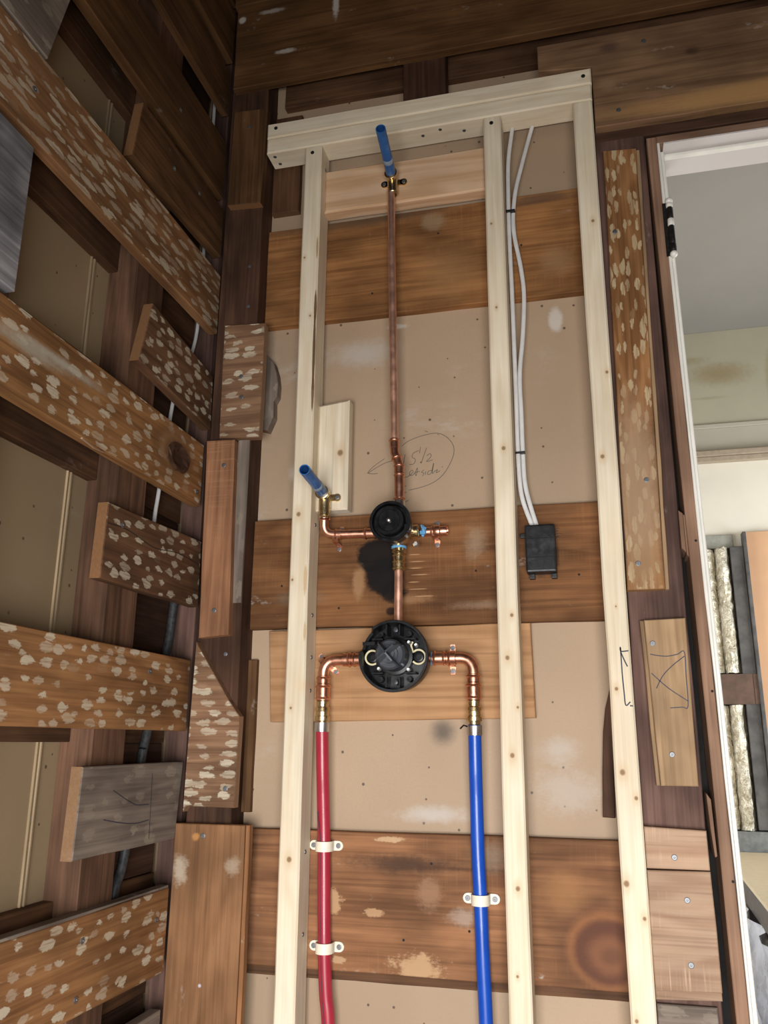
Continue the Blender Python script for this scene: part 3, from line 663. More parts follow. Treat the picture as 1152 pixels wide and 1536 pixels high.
for out in ([(.157, .398), (.164, .392), (.164, .322), (.157, .330)], [(.1645, .390), (.1685, .388), (.1690, .312), (.1645, .318)], [(.161, -.075), (.1675, -.085), (.1695, -.170), (.166, -.172), (.163, -.13)]):
    prism('shim', out, 'back', 1.56, 1.508, getwood('jamb_wood', 'back', 'v'), door, ch=.0006, jit=.0003)
for (x, z) in ((.1685 + .012, .34), (.172 + .012, .085), (.178 + .010, -.205)):
    screw('back', x, z, 1.50, door, .0022, m_nailhole)

# --- next room beyond the doorway
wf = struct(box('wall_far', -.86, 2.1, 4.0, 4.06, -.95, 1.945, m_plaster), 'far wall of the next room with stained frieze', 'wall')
n_st = plain('stained_frieze', (.40, .375, .275), .75, var=.05, scale=3, marks=off((.62, 1.705), [
    (.66, 1.72, .20, .085, (.28, .21, .10), .9, .8, .8), (.50, 1.80, .15, .03, (.28, .22, .11), .9, .6, 1.1), (.90, 1.66, .05, .22, (.30, .235, .13), .5, .7, .3), (.60, 1.60, .12, .012, (.30, .25, .14), .9, .5, .9)]))
box('frieze_panel', -.86, 2.1, 3.992, 3.9995, 1.465, 1.944, n_st, wf)
box('frieze_bead', -.86, 2.1, 3.982, 3.9995, 1.443, 1.464, m_frieze, wf, bev=.003)
box('frieze_band', -.86, 2.1, 3.990, 3.9995, 1.325, 1.442, m_frieze, wf)
box('picture_rail', -.86, 2.1, 3.955, 3.9995, 1.297, 1.324, m_rail, wf, bev=.004)
box('picture_rail_lip', -.86, 2.1, 3.965, 3.9995, 1.272, 1.296, m_rail, wf, bev=.003)
box('orange_wallboard', .690, 2.0, 3.975, 3.9995, -.42, .930, m_orange, wf)
box('grey_strip', .40, .640, 3.985, 3.9995, .862, .925, m_greystrip, wf, bev=.004)
box('cavity_back', .36, .689, 3.992, 3.9995, -.42, .861, m_void, wf)  # shade between the insulation strips, put in as a black sheet
box('stud', .617, .672, 3.955, 3.991, -.34, .861, m_farstud, wf, bev=.003)
box('stud', .6735, .6885, 3.940, 3.991, -.34, .925, m_farstud, wf, bev=.003)
box('cross_block', .42, .655, 3.950, 3.954, .168, .296, m_farblock, wf)
box('cross_block', .656, .6735, 3.948, 3.954, .168, .296, m_farblock, wf)
box('sill_plate', .36, .80, 3.935, 3.974, -.425, -.345, m_sill, wf, bev=.003)
box('skirting_board', .36, 2.0, 3.955, 3.974, -.475, -.427, getwood('jamb_wood', 'back', 'u'), wf)
struct(box('wall_next_right', 2.02, 2.1, 1.60, 4.0, -.95, 1.945, m_plaster), 'side wall of the next room, out of view', 'wall')
struct(box('wall_next_left', -.86, -.80, 1.60, 4.0, -.95, 1.945, m_plaster), 'hidden left wall of the next room', 'wall')

# ------------------------------------------------------------------ OBJECTS
# insulation batts in the far wall: crumpled foil-faced pillows
def batt(x0, x1, z0, z1, seed, label):
    bm = bmesh.new(); rng = random.Random(seed); nx, nz = 5, max(6, int((z1 - z0) / .022)); g = []
    for j in range(nz + 1):
        row = []
        for i in range(nx + 1):
            a = i / nx; edge = math.sin(math.pi * a) ** .6
            row.append(bm.verts.new((x0 + (x1 - x0) * a + rng.uniform(-.003, .003), 3.985 - .026 * edge - rng.uniform(0, .020) * edge, z0 + (z1 - z0) * j / nz + rng.uniform(-.003, .003))))
        g.append(row)
    for j in range(nz):
        for i in range(nx): bm.faces.new((g[j][i], g[j][i + 1], g[j + 1][i + 1], g[j + 1][i]))
    back = [[bm.verts.new((x, 3.991, z)) for x in (x0, x1)] for z in (z0, z1)]
    bm.faces.new((back[0][0], back[1][0], back[1][1], back[0][1]))
    bm.faces.new([r[0] for r in g] + [back[1][0], back[0][0]]); bm.faces.new([r[-1] for r in g] + [back[1][1], back[0][1]])
    bm.faces.new(g[0] + [back[0][1], back[0][0]]); bm.faces.new(g[-1] + [back[1][1], back[1][0]])
    o = finish('insulation_batt', bm, m_foil, smooth=True)
    tag(o, label, 'insulation', 'foil insulation strips in the far wall')
batt(.40, .549, .302, .858, 1, 'crinkled foil insulation strip beside the door jamb, above the cross block')
batt(.553, .614, .302, .858, 2, 'crinkled foil insulation strip beside the grey stud, above the cross block')
batt(.40, .549, -.342, .164, 3, 'crinkled foil insulation strip beside the door jamb, below the cross block')
batt(.553, .613, -.342, .164, 4, 'crinkled foil insulation strip beside the grey stud, below the cross block')
# low bench with a beige board on top and plastic hanging down its side
t = thing('covered_bench', 'low bench with beige board top and grey plastic hanging down beyond doorway', 'bench', (.9, 3.1, -.95))
def bench():
    bm = bmesh.new()
    v = [(.395, 2.2), (1.45, 2.2), (1.45, 3.90), (.46, 3.90)]
    def slab(z0, z1, out):
        a = [bm.verts.new((x, y, z0)) for x, y in out]; b = [bm.verts.new((x, y, z1)) for x, y in out]
        bm.faces.new(a); bm.faces.new(b)
        for i in range(4): bm.faces.new((a[i], a[(i + 1) % 4], b[(i + 1) % 4], b[i]))
    slab(-.432, -.420, v); finish('board_top', bm, m_beigeboard, t)
    bm = bmesh.new(); w = [(x + (.004 if i in (0, 3) else -.004), y) for i, (x, y) in enumerate(v)]
    slab(-.505, -.4325, w); finish('rail', bm, m_darkrail, t)
    bm = bmesh.new(); rng = random.Random(5); g = []
    for j in range(15):
        row = []
        for i in range(34):
            y = 2.2 + 1.68 * i / 33; x = .398 + .065 * i / 33 * .95
            row.append(bm.verts.new((x - .004 - rng.uniform(0, .016) - .014 * math.sin(i * .9 + j * .3), y, -.506 - .43 * j / 14)))
        g.append(row)
    for j in range(14):
        for i in range(33): bm.faces.new((g[j][i], g[j][i + 1], g[j + 1][i + 1], g[j + 1][i]))
    o = finish('plastic_drape', bm, m_plastic, t, smooth=True)
    md = o.modifiers.new('thick', 'SOLIDIFY'); md.thickness = .001
    for (x, y) in ((.52, 2.3), (1.35, 2.3), (.55, 3.8), (1.35, 3.8)):
        box('leg', x - .03, x + .03, y - .03, y + .03, -.95, -.506, m_darkrail, t)
bench()

# new pine stud frame
fr = thing('stud_frame', 'new pale pine stud frame with doubled top plate standing against the wall', 'frame', (-.3, 1.53, -.95))
FY0, FY1 = 1.5555, 1.50
def pine(cu, cv, marks):
    return wood('new_pine_%d' % len(bpy.data.materials), (.72, .595, .415), (.85, .762, .595), 'back', 'v', knots=.0, blotch=.10, figure=.2, bump=.08, vary=.05, lines=.08, marks=off((cu, cv), marks))
KD, KH = (.22, .12, .055), (.60, .42, .24)
def kn(u, v, r=.005):
    return [(u, v, r * 2.4, r * 4.5, KH, .95, .55, .3), (u, v, r, r * 1.1, KD, .6, .85, .35)]
lm = kn(-.548, .43, .006) + kn(-.555, 1.0, .003) + kn(-.543, -.20, .006) + kn(-.556, .30, .003) + kn(-.55, .06, .003) + kn(-.538, .86, .003)
lm += [(-.5272, .88, .0030, .045, (.16, .08, .035), .3, .95, .5), (-.5274, .78, .0031, .10, (.13, .065, .03), .3, .95, .5), (-.5272, .69, .0030, .05, (.16, .08, .04), .3, .9, .5), (-.5272, 1.02, .0025, .03, (.4, .24, .1), .4, .8, .5),
       (-.530, .30, .004, .035, (.55, .36, .18), .4, .7, .9), (-.528, .20, .003, .02, (.55, .36, .18), .4, .7, .9), (-.53, .10, .02, .02, (.72, .56, .36), .9, .6, .7)]
mm = kn(-.145, .535, .005) + kn(-.155, 1.02, .003) + kn(-.15, .83, .003) + kn(-.14, .22, .004) + kn(-.15, .145, .005) + kn(-.147, -.02, .005) + kn(-.145, -.23, .005) + kn(-.135, .06, .003) + kn(-.15, -.36, .003)
rm = kn(.045, .995, .004) + kn(.052, .67, .004) + kn(.034, .505, .005) + kn(.032, .09, .004) + kn(.033, -.045, .006) + kn(.052, -.085, .004) + kn(.028, -.215, .006) + kn(.052, -.265, .004) + kn(.04, .23, .002) + kn(.03, -.41, .004)
stz = (-.912 + 1.2795) / 2
sl = plank(-.563, -.524, -.912, 1.2795, 'back', FY0, FY1, pine(-.5435, stz, lm), fr, 'stud', ch=.003, seg=.16, jit=.0009)
sm = plank(-.1655, -.128, -.912, 1.2795, 'back', FY0, FY1, pine(-.147, stz, mm), fr, 'stud', ch=.003, seg=.16, jit=.0009)
sr = plank(.0205, .0595, -.912, 1.2795, 'back', FY0, FY1, pine(.04, stz, rm), fr, 'stud', ch=.003, seg=.16, jit=.0009)
np_u = getwood('new_pine', 'back', 'u')
tp1 = plank(-.655, .0600, 1.280, 1.3178, 'back', FY0, FY1, np_u, fr, 'top_plate', ch=.003)
tp2 = plank(-.655, .0612, 1.3185, 1.357, 'back', FY0, FY1 - .002, np_u, fr, 'top_plate', ch=.003)
plank(-.563, .0595, -.95, -.9125, 'back', FY0, FY1, np_u, fr, 'bottom_plate', ch=.003)
bk = plank(-.5235, -.166, 1.124, 1.230, 'back', FY0 + .004, 1.528, getwood('pink_pine', 'back', 'u'), fr, 'blocking', ch=.004)
bb = prism('backing_block', [(-.5235, .443), (-.458, .443), (-.4575, .676), (-.5235, .668)], 'back', 1.559, 1.529, wood('pale_block_knotted', (.72, .595, .415), (.85, .762, .595), 'back', 'v', blotch=.1, figure=.3, vary=.05, bump=.08, marks=off((-.49, .56), kn(-.474, .562, .008))), fr, ch=.004)
for (u, v, par, d) in ((-.634, 1.342, tp2, FY1 - .002), (.045, 1.338, tp2, FY1 - .002), (-.545, 1.262, sl, FY1), (-.148, 1.262, sm, FY1)):
    screw('back', u, v, d, par, .0042, m_hinge)
def side_screw(x, y, z, par, dr=(1, 0, 0)):
    bm = bmesh.new(); lathe_bm(bm, [(0, 0), (0, .004), (.0012, .0036), (.0012, 0)], (x, y, z), dr, 12)
    finish('screw_head', bm, m_screw, par, smooth=True)
for (y, z) in ((1.53, 1.235), (1.532, .415), (1.53, .235), (1.532, .155), (1.531, .093), (1.53, -.19), (1.53, -.325)): side_screw(-.524, y, z, sl)
for (x, y) in ((-.64, 1.515), (-.637, 1.54), (-.30, 1.525), (-.26, 1.515), (-.21, 1.53)): side_screw(x, y, 1.280, tp1, (0, 0, -1))
strokes('pen_mark', BRACKET, 'back', FY1, .0022, m_ink, sr)

# ---- plumbing helpers
def copper_run(parent, pts, r=.0080, rad=.012, name='pipe', mat=None):
    return tube(name, fillet(pts, rad), r, mat or m_copper, parent, seg=18)
def collar(parent, org, d, length, r, mat=None, beads=1, name='coupling'):
    """press fitting: sleeve with rolled beads at its ends"""
    pr = [(0, r * .86), (.0008, r)]
    def bead(t): return [(t - .0022, r), (t - .0012, r * 1.13), (t, r * 1.18), (t + .0012, r * 1.13), (t + .0022, r)]
    pr += bead(.0045)
    if beads > 2: pr += bead(length / 2)
    if beads > 1: pr += bead(length - .0045)
    pr += [(length - .0008, r), (length, r * .86)]
    return lathe(name, pr, org, d, mat or m_copper, parent, 24)
def hexnut(parent, org, d, length, r, mat):
    bm = bmesh.new(); lathe_bm(bm, [(0, 0), (0, r * .9), (.001, r), (length - .001, r), (length, r * .9), (length, 0)], org, d, 6)
    return finish('hex_nut', bm, mat, parent, origin=org)
def ring(parent, name, org, d, length, r, mat, seg=24):
    return lathe(name, [(0, 0), (0, r * .92), (.0008, r), (length - .0008, r), (length, r * .92), (length, 0)], org, d, mat, parent, seg)
def strap(label, c, r, ang, base, mat=m_copper):
    """two-hole copper pipe strap over a pipe at c; ang = direction of the ears in the wall plane"""
    t = thing('pipe_strap', label, 'pipe strap', (c[0], base, c[2]), 'copper pipe straps')
    e = Vector((math.cos(ang), 0, math.sin(ang))); a = Vector((-math.sin(ang), 0, math.cos(ang))); o = Vector((0, -1, 0))
    C = Vector(c); bm = bmesh.new(); w = .0055; th = .0012; ro = r + .0008; prof = []
    dep = base - c[1]
    prof.append(e * (-(ro + .015)) + o * (-dep)); prof.append(e * (-ro - .001) + o * (-dep)); prof.append(e * (-ro) + o * 0)
    for k in range(1, 8): an = math.pi - math.pi * k / 8; prof.append(e * (math.cos(an) * ro) + o * (math.sin(an) * ro))
    prof.append(e * ro); prof.append(e * (ro + .001) + o * (-dep)); prof.append(e * (ro + .015) + o * (-dep))
    rows = []
    for i, p in enumerate(prof):
        t_ = (prof[min(i + 1, len(prof) - 1)] - prof[max(i - 1, 0)]).normalized(); nn = t_.cross(a).normalized()
        if nn.dot(o) < -.01 : nn = -nn
        wi = w if 0 < i < len(prof) - 1 else w * .7
        rows.append([bm.verts.new(C + p + a * wi), bm.verts.new(C + p - a * wi), bm.verts.new(C + p - a * wi + nn * th), bm.verts.new(C + p + a * wi + nn * th)])
    for p, q in zip(rows, rows[1:]):
        for k in range(4): bm.faces.new((p[k], p[(k + 1) % 4], q[(k + 1) % 4], q[k]))
    bm.faces.new(rows[0]); bm.faces.new(rows[-1])
    finish('band', bm, mat, t)
    for s in (-1, 1):
        p = C + e * s * (ro + .0085); screw('back', p.x, p.z, base - th, t, .0045)
    return t

# ---- upper riser
RX = -.358
u = thing('copper_riser', 'long copper riser pipe from the diverter up to the pink blocking', 'pipe', (-.35, 1.515, .42))
tube('pipe', [(-.3672, 1.510, 1.150), (-.365, 1.513, .95), (-.3615, 1.516, .72), (-.3597, 1.518, .572)], .0079, m_copper_pipe, u, seg=20)
collar(u, (-.3597, 1.518, .578), (0, 0, -1), .020, .0098, beads=1, name='elbow_socket')
tube('offset_bend', spline([(-.3597, 1.518, .562), (-.3585, 1.518, .548), (-.353, 1.517, .532), (-.3495, 1.516, .518), (-.349, 1.515, .505)]), .0092, m_copper, u, seg=18)
collar(u, (-.3495, 1.516, .524), (0, 0, -1), .018, .0101, beads=1, name='elbow_socket')
collar(u, (-.349, 1.515, .505), (0, 0, -1), .056, .0098, beads=2)
lathe('elbow_bead', [(-.0025, .0090), (-.0012, .0112), (0, .0117), (.0012, .0112), (.0025, .0090)], (-.3545, 1.517, .537), (-.3, 0, .95), m_copper, u)

def drop_ear(label, x, z, base, drop, ears=(-1, 1)):
    t = thing('drop_ear_elbow', label, 'pipe fitting', (x, base, z), 'brass drop ear elbows')
    body = [(x, 1.490, z), (x, 1.512, z), (x, 1.513, z - drop)]
    tube('body', fillet(body, .010), .0115, m_brass, t, seg=18)
    ring(t, 'socket_lip', (x, 1.502, z), (0, -1, 0), .010, .0138, m_brass)
    collar(t, (x, 1.513, z - drop * .55), (0, 0, -1), drop * .6, .0100, m_brass, beads=2, name='press_socket')
    for s in ears:
        bm = bmesh.new(); lathe_bm(bm, [(0, 0), (0, .0078), (.004, .0078), (.004, 0)], (x + s * .021, base, z - .003), (0, -1, 0), 18)
        box_bm(bm, min(x, x + s * .020), max(x, x + s * .020), base - .004, base, z - .0095, z + .0035)
        finish('ear', bm, m_brass, t, smooth=False)
        screw('back', x + s * .0215, z - .003, base - .004, t, .0042)
    box('flange', x - .010, x + .010, 1.512, base, z - .012, z + .006, m_brass, t, bev=.002)
    return t
drop_ear('brass drop ear elbow screwed to the pink blocking, top of the riser', -.3645, 1.173, 1.528, .036)
drop_ear('brass drop ear elbow screwed to the small pale block', -.499, .470, 1.529, .042, (1,))

def nipple(label, a, b):
    t = thing('pipe_nipple', label, 'pipe', a, 'blue plastic pipe stubs')
    a, b = Vector(a), Vector(b); d = (b - a).normalized(); L = (b - a).length; r = .0106
    lathe('pipe', [(0, 0), (0, r), (L * .40, r), (L * .42, r * .97), (L, r * .97), (L, r * .80), (L * .55, r * .80), (L * .55, 0)], a, d, m_nipple, t, 20)
    lathe('bore', [(L * .56, 0), (L * .56, r * .79), (L - .0005, r * .795)], a, d, m_nipple_in, t, 20)
    lathe('tape_band', [(L * .30, r * 1.005), (L * .31, r * 1.05), (L * .38, r * 1.05), (L * .39, r * 1.005)], a, d, m_tape, t, 20)
    return t
nipple('blue plastic pipe stub sticking out under the top plate', (-.3645, 1.500, 1.173), (-.353, 1.360, 1.174))
nipple('blue plastic pipe stub sticking out in front of the left stud', (-.499, 1.500, .471), (-.490, 1.364, .474))

# ---- diverter valve
VX, VZ = -.350, .390
dv = thing('diverter_valve', 'black round diverter valve on brass body above the larger valve', 'valve', (VX, 1.53, VZ))
lathe('brass_body', [(0, 0), (0, .024), (.012, .027), (.020, .027), (.030, .031), (.058, .031), (.060, 0)], (VX, 1.534, VZ), (0, -1, 0), m_brass, dv)
lathe('guard', [(0, .030), (0, .0345), (.022, .0365), (.034, .0392), (.0365, .0385), (.0365, .0335), (.024, .0325), (.024, .0)], (VX, 1.478, VZ), (0, -1, 0), m_black, dv, 40)
lathe('knob', [(0, 0), (0, .0275), (.019, .0275), (.0205, .0265), (.0205, .021), (.019, .020), (.019, 0)], (VX, 1.4545, VZ), (0, -1, 0), m_black, dv, 36)
lathe('pin', [(0, 0), (0, .0042), (.004, .0038), (.0055, .002), (.0058, 0)], (VX, 1.4355, VZ), (0, -1, 0), m_steel, dv, 16)
box('notch_tab', VX + .027, VX + .0335, 1.442, 1.454, VZ - .022, VZ - .006, m_black, dv, bev=.001)
ring(dv, 'inlet_boss', (VX - .024, 1.528, VZ), (-1, 0, 0), .020, .0115, m_brass)
ring(dv, 'outlet_boss', (VX + .022, 1.528, VZ), (1, 0, 0), .014, .0130, m_brass)
ring(dv, 'top_boss', (VX, 1.518, VZ + .024), (0, 0, 1), .036, .0115, m_steel)
ring(dv, 'bottom_boss', (VX - .002, 1.528, VZ - .022), (0, 0, -1), .016, .0125, m_brass)
for (x, z) in ((VX + .033, VZ - .028),):
    lathe('mount_screw', [(0, 0), (0, .006), (.006, .006), (.008, .004), (.008, 0)], (x, 1.520, z), (0, -1, 0), m_steel, dv, 6)
# right capped stub
rs = thing('copper_stub', 'short capped copper stub to the right of the black diverter', 'pipe', (-.29, 1.535, VZ))
hexnut(rs, (-.322, 1.532, VZ + .001), (1, 0, 0), .010, .0125, m_brass)
bm = bmesh.new(); rng = random.Random(4)
for k in range(9): tube_bm(bm, [(-.3105 + rng.uniform(0, .006), 1.532 + rng.uniform(-.010, -.002), VZ + rng.uniform(-.012, .012)), (-.3055 + rng.uniform(0, .006), 1.524 + rng.uniform(-.004, .004), VZ + rng.uniform(-.012, .010))], .0030, .0022, 7)
finish('sealant_smear', bm, m_sealant, rs, smooth=True)
collar(rs, (-.311, 1.535, VZ), (1, 0, 0), .026, .0092, beads=2)
lathe('end_cap', [(0, .0086), (.001, .0100), (.006, .0118), (.010, .0122), (.014, .0118), (.016, .0098), (.026, .0098), (.028, .0092), (.0285, .0084), (.0245, .0080), (.0245, 0)], (-.288, 1.536, VZ), (1, 0, 0), m_copper, rs)
strap('upright copper strap over the short capped stub', (-.283, 1.540, VZ), .0118, math.pi / 2, 1.560)
# left branch
lb = thing('copper_branch', 'copper branch with elbow running left from the black diverter', 'pipe', (-.46, 1.53, .39))
tube('pipe', fillet([(-.5000, 1.516, .437), (-.5045, 1.528, .393), (-.392, 1.534, .392)], .024, 10), .0088, m_copper, lb, seg=18)
collar(lb, (-.500, 1.516, .440), (-.09, .26, -.95), .022, .0101, beads=2)
collar(lb, (-.484, 1.531, .3925), (1, .02, 0), .016, .0103, beads=1)
collar(lb, (-.424, 1.533, .3922), (1, .02, 0), .028, .0101, beads=2)
strap('tilted copper strap at the foot of the left branch elbow', (-.479, 1.536, .389), .0105, math.radians(84), 1.560)
# drop between the valves
dp = thing('copper_drop', 'short copper drop with brass adapter joining the two black valves', 'pipe', (-.353, 1.53, .22))
tube('pipe', [(-.3535, 1.530, .322), (-.353, 1.527, .212)], .0080, m_copper_pipe, dp, seg=20)
ring(dp, 'sealant_ring', (-.3525, 1.529, .3625), (0, 0, -1), .0050, .0150, m_sealant)
hexnut(dp, (-.3525, 1.529, .3572), (0, 0, -1), .0085, .0138, m_brass)
collar(dp, (-.3528, 1.529, .3485), (0, 0, -1), .034, .0112, m_brass, beads=3, name='adapter')

# ---- mixing valve
MX, MZ = -.348, .1485
mv = thing('mixing_valve', 'large black round shower mixing valve on the tan backing board', 'valve', (MX, 1.55, MZ))
lathe('brass_body', [(0, 0), (0, .034), (.014, .042), (.040, .042), (.042, 0)], (MX, 1.556, MZ), (0, -1, 0), m_brass, mv)
def guard_ring():
    bm = bmesh.new(); seg = 56
    pr = [(0.0, .030), (0.0, .060), (.046, .0640), (.048, .0630), (.048, .0590), (.014, .0560), (.014, .020)]
    rings = []
    for t_, r in pr:
        row = []
        for i in range(seg):
            a = 2 * math.pi * i / seg
            cut = 2.30 < a < 2.95                      # gap in the rim at upper left
            tt = min(t_, .026) if cut else t_
            row.append(bm.verts.new((MX + r * math.cos(a), 1.510 - tt, MZ + r * math.sin(a))))
        rings.append(row)
    for a_, b_ in zip(rings, rings[1:]):
        for i in range(seg): bm.faces.new((a_[i], a_[(i + 1) % seg], b_[(i + 1) % seg], b_[i]))
    return finish('guard_ring', bm, m_black, mv, smooth=True)
guard_ring()
ring(mv, 'tray', (MX, 1.500, MZ), (0, -1, 0), .006, .0575, m_black, 40)
ring(mv, 'cartridge_base', (MX, 1.494, MZ), (0, -1, 0), .020, .0330, m_black, 36)
lathe('cartridge_cap', [(0, 0), (0, .0275), (.036, .0268), (.040, .0235), (.040, .016), (.043, .0155), (.043, .010), (.0455, .0095), (.046, 0)], (MX, 1.476, MZ), (0, -1, 0), m_grey_plastic, mv, 36)
for k in range(4):
    a = math.radians(40 + 90 * k); bm = bmesh.new()
    e = Vector((math.cos(a), 0, math.sin(a))); p = Vector((-math.sin(a), 0, math.cos(a))) * .0014
    q = [(.001, 1.436), (.001, 1.400), (.019, 1.402), (.0268, 1.424), (.0268, 1.462)]
    A = [bm.verts.new(Vector((MX, y, MZ)) + e * r + p) for r, y in q]; B = [bm.verts.new(Vector((MX, y, MZ)) + e * r - p) for r, y in q]
    bm.faces.new(A); bm.faces.new(B)
    for i in range(5): bm.faces.new((A[i], A[(i + 1) % 5], B[(i + 1) % 5], B[i]))
    finish('fin', bm, m_grey_plastic, mv)
for s in (-1, 1):
    bm = bmesh.new(); c = Vector((MX + s * .0425, 1.482, MZ - .001)); n_ = 22
    pts = [c + Vector((math.cos(a), 0, math.sin(a))) * .0125 for a in [math.radians(40 + (-s * 0) + 280 * i / n_ + (0 if s < 0 else 180)) for i in range(n_ + 1)]]
    if s > 0: pts += [pts[-1] + Vector((-.002, 0, .006)), pts[-1] + Vector((-.004, 0, .013)), pts[-1] + Vector((-.001, 0, .019))]
    tube_bm(bm, pts, .0027, .0020, 8); finish('retaining_clip', bm, m_clipring, mv, smooth=True)
    lathe('check_stop', [(0, 0), (0, .0098), (.012, .0098), (.013, .0085), (.013, .0055), (.010, .005), (.010, 0)], (MX + s * .0425, 1.495, MZ - .001), (0, -1, 0), m_black, mv, 20)
for s in (-1, 1):
    lathe('guide_post', [(0, 0), (0, .0045), (.030, .0042), (.031, 0)], (MX + .004, 1.496, MZ + s * .046), (0, -1, 0), m_grey_plastic, mv, 14)
    for q in (-1, 1):
        box('rib', MX + q * .012 - .0012, MX + q * .012 + .0012, 1.462, 1.498, MZ + s * .046 - .009, MZ + s * .046 + .009, m_black, mv)
        lathe('screw_boss', [(0, 0), (0, .0052), (.018, .0048), (.018, .002), (.012, .0018), (.012, 0)], (MX + q * .026, 1.496, MZ + s * .040), (0, -1, 0), m_black, mv, 12)
        box('rib', MX + q * .030 - .010, MX + q * .030 + .010, 1.468, 1.498, MZ + s * .030 - .0012, MZ + s * .030 + .0012, m_black, mv)
for (dx, dz) in ((.027, .024), (.040, .019), (.026, -.024), (-.028, -.022)):
    lathe('valve_screw', [(0, 0), (0, .0042), (.004, .0042), (.005, .003), (.0045, .001), (.0045, 0)], (MX + dx, 1.478, MZ + dz), (0, -1, 0), m_steel, mv, 14)
box('limit_tab', MX - .058, MX - .035, 1.470, 1.474, MZ + .020, MZ + .026, m_black, mv)

# ---- hot and cold inlets
def inlet(name, label, s, x_in, x_v, z_bottom):
    t = thing(name, label, 'pipe', (x_v, 1.53, .1))
    y = 1.530
    tube('elbow', fillet([(x_in, y, .149), (x_v, y, .149), (x_v - s * .001, y, .060)], .027, 12), .0100, m_copper, t, seg=20)
    d = (s, 0, 0)
    ring(t, 'sealant_ring' if s > 0 else 'union_ring', (x_in - s * .004, y, .149), d, .008, .0125, m_sealant if s > 0 else m_copper)
    collar(t, (x_in + s * .004, y, .149), d, .026, .0118, beads=2)
    collar(t, (x_in + s * .031, y, .149), d, .017, .0124, beads=1)
    dn = (0, 0, -1)
    collar(t, (x_v - s * .0003, y, .120), dn, .015, .0118, beads=1, name='elbow_socket')
    collar(t, (x_v - s * .0005, y, .104), dn, .030, .0130, beads=2)
    lathe('adapter', [(0, .010), (.001, .0120), (.010, .0112), (.012, .0135), (.018, .0140), (.019, .0125), (.027, .0125), (.028, .0142), (.036, .0142), (.037, .0120), (.042, .0110)], (x_v - s * .0005, y, .0735), dn, m_brass, t, 24)
    return t
inlet('hot_inlet', 'copper elbow and brass adapter feeding the red pipe into the valve', -1, -.412, -.4985, 0)
inlet('cold_inlet', 'copper elbow and brass adapter feeding the blue pipe into the valve', 1, -.2935, -.2145, 0)
strap('diagonal copper strap across the hot side elbow', (-.4965, 1.535, .1435), .0108, math.radians(-45), 1.558)
strap('upright copper strap over the cold side pipe', (-.2560, 1.535, .149), .0118, math.pi / 2, 1.558)

def pex(name, label, pts, mat):
    t = thing(name, label, 'water pipe', (pts[-1][0], 1.545, -.911))
    tube('pipe', spline(pts, 8), .0118, mat, t, seg=22)
    p = pts[0]
    lathe('crimp_ring', [(0, .0119), (.0005, .0136), (.017, .0136), (.0175, .0119)], (p[0], p[1], p[2] - .001), (0, 0, -1), m_steel, t, 24)
    return t
rp = pex('red_water_pipe', 'red plastic hot water pipe running down beside the left stud',
    [(-.4985, 1.530, .036), (-.4965, 1.533, -.04), (-.4955, 1.540, -.102), (-.4935, 1.545, -.180), (-.4885, 1.545, -.345), (-.484, 1.545, -.417), (-.478, 1.545, -.47), (-.474, 1.545, -.62), (-.474, 1.545, -.911)], m_red)
tube('printed_line', spline([(-.4995, 1.5265 - .0068, -.12), (-.4965, 1.534 - .0005, -.182), (-.4915, 1.5335, -.345), (-.487, 1.5335, -.417), (-.481, 1.5335, -.47)], 6), .0008, m_ink, rp, seg=6)
bp = pex('blue_water_pipe', 'blue plastic cold water pipe running down beside the middle stud',
    [(-.2145, 1.530, .031), (-.2150, 1.534, -.04), (-.2155, 1.541, -.096), (-.2153, 1.545, -.183), (-.2128, 1.545, -.257), (-.2107, 1.545, -.350), (-.208, 1.545, -.445), (-.206, 1.545, -.60), (-.206, 1.545, -.911)], m_blue)
tube('zip_tail', [(-.226, 1.520, .028), (-.232, 1.516, .030), (-.238, 1.514, .024)], .0015, m_black, bp, seg=6)

def clip(label, x, z, base=1.560):
    t = thing('pipe_clip', label, 'pipe clip', (x, base, z), 'cream pipe clips')
    r0, r1, h = .0128, .0158, .0085; y = 1.545; bm = bmesh.new(); rows = []
    prof = [(-1, base)] + [None] * 0
    outer = [(x - r1, base)] + [(x - r1 * math.cos(math.pi * k / 14), y - r1 * math.sin(math.pi * k / 14)) for k in range(15)] + [(x + r1, base)]
    inner = [(x - r0, base)] + [(x - r0 * math.cos(math.pi * k / 14), y - r0 * math.sin(math.pi * k / 14)) for k in range(15)] + [(x + r0, base)]
    for (a, b), (c, d) in zip(outer, inner):
        rows.append([bm.verts.new((a, b, z + h)), bm.verts.new((a, b, z - h)), bm.verts.new((c, d, z - h)), bm.verts.new((c, d, z + h))])
    for p, q in zip(rows, rows[1:]):
        for k in range(4): bm.faces.new((p[k], p[(k + 1) % 4], q[(k + 1) % 4], q[k]))
    bm.faces.new(rows[0]); bm.faces.new(rows[-1])
    finish('band', bm, m_cream, t, smooth=True)
    for s in (-1, 1):
        out = [(x + s * (r1 - .001), z - h)]
        for k in range(9):
            a = -math.pi / 2 + math.pi * k / 8; out.append((x + s * (.0235 + h * math.cos(a)), z + h * math.sin(a)))
        out.append((x + s * (r1 - .001), z + h))
        prism('ear', out, 'back', base, base - .0035, m_cream, t, ch=.0006, seg=0)
        screw('back', x + s * .0235, z, base - .0035, t, .0045)
clip('upper cream clip on the red pipe', -.4935, -.181)
clip('lower cream clip on the red pipe', -.4885, -.347)
clip('cream clip on the blue pipe', -.2128, -.257)

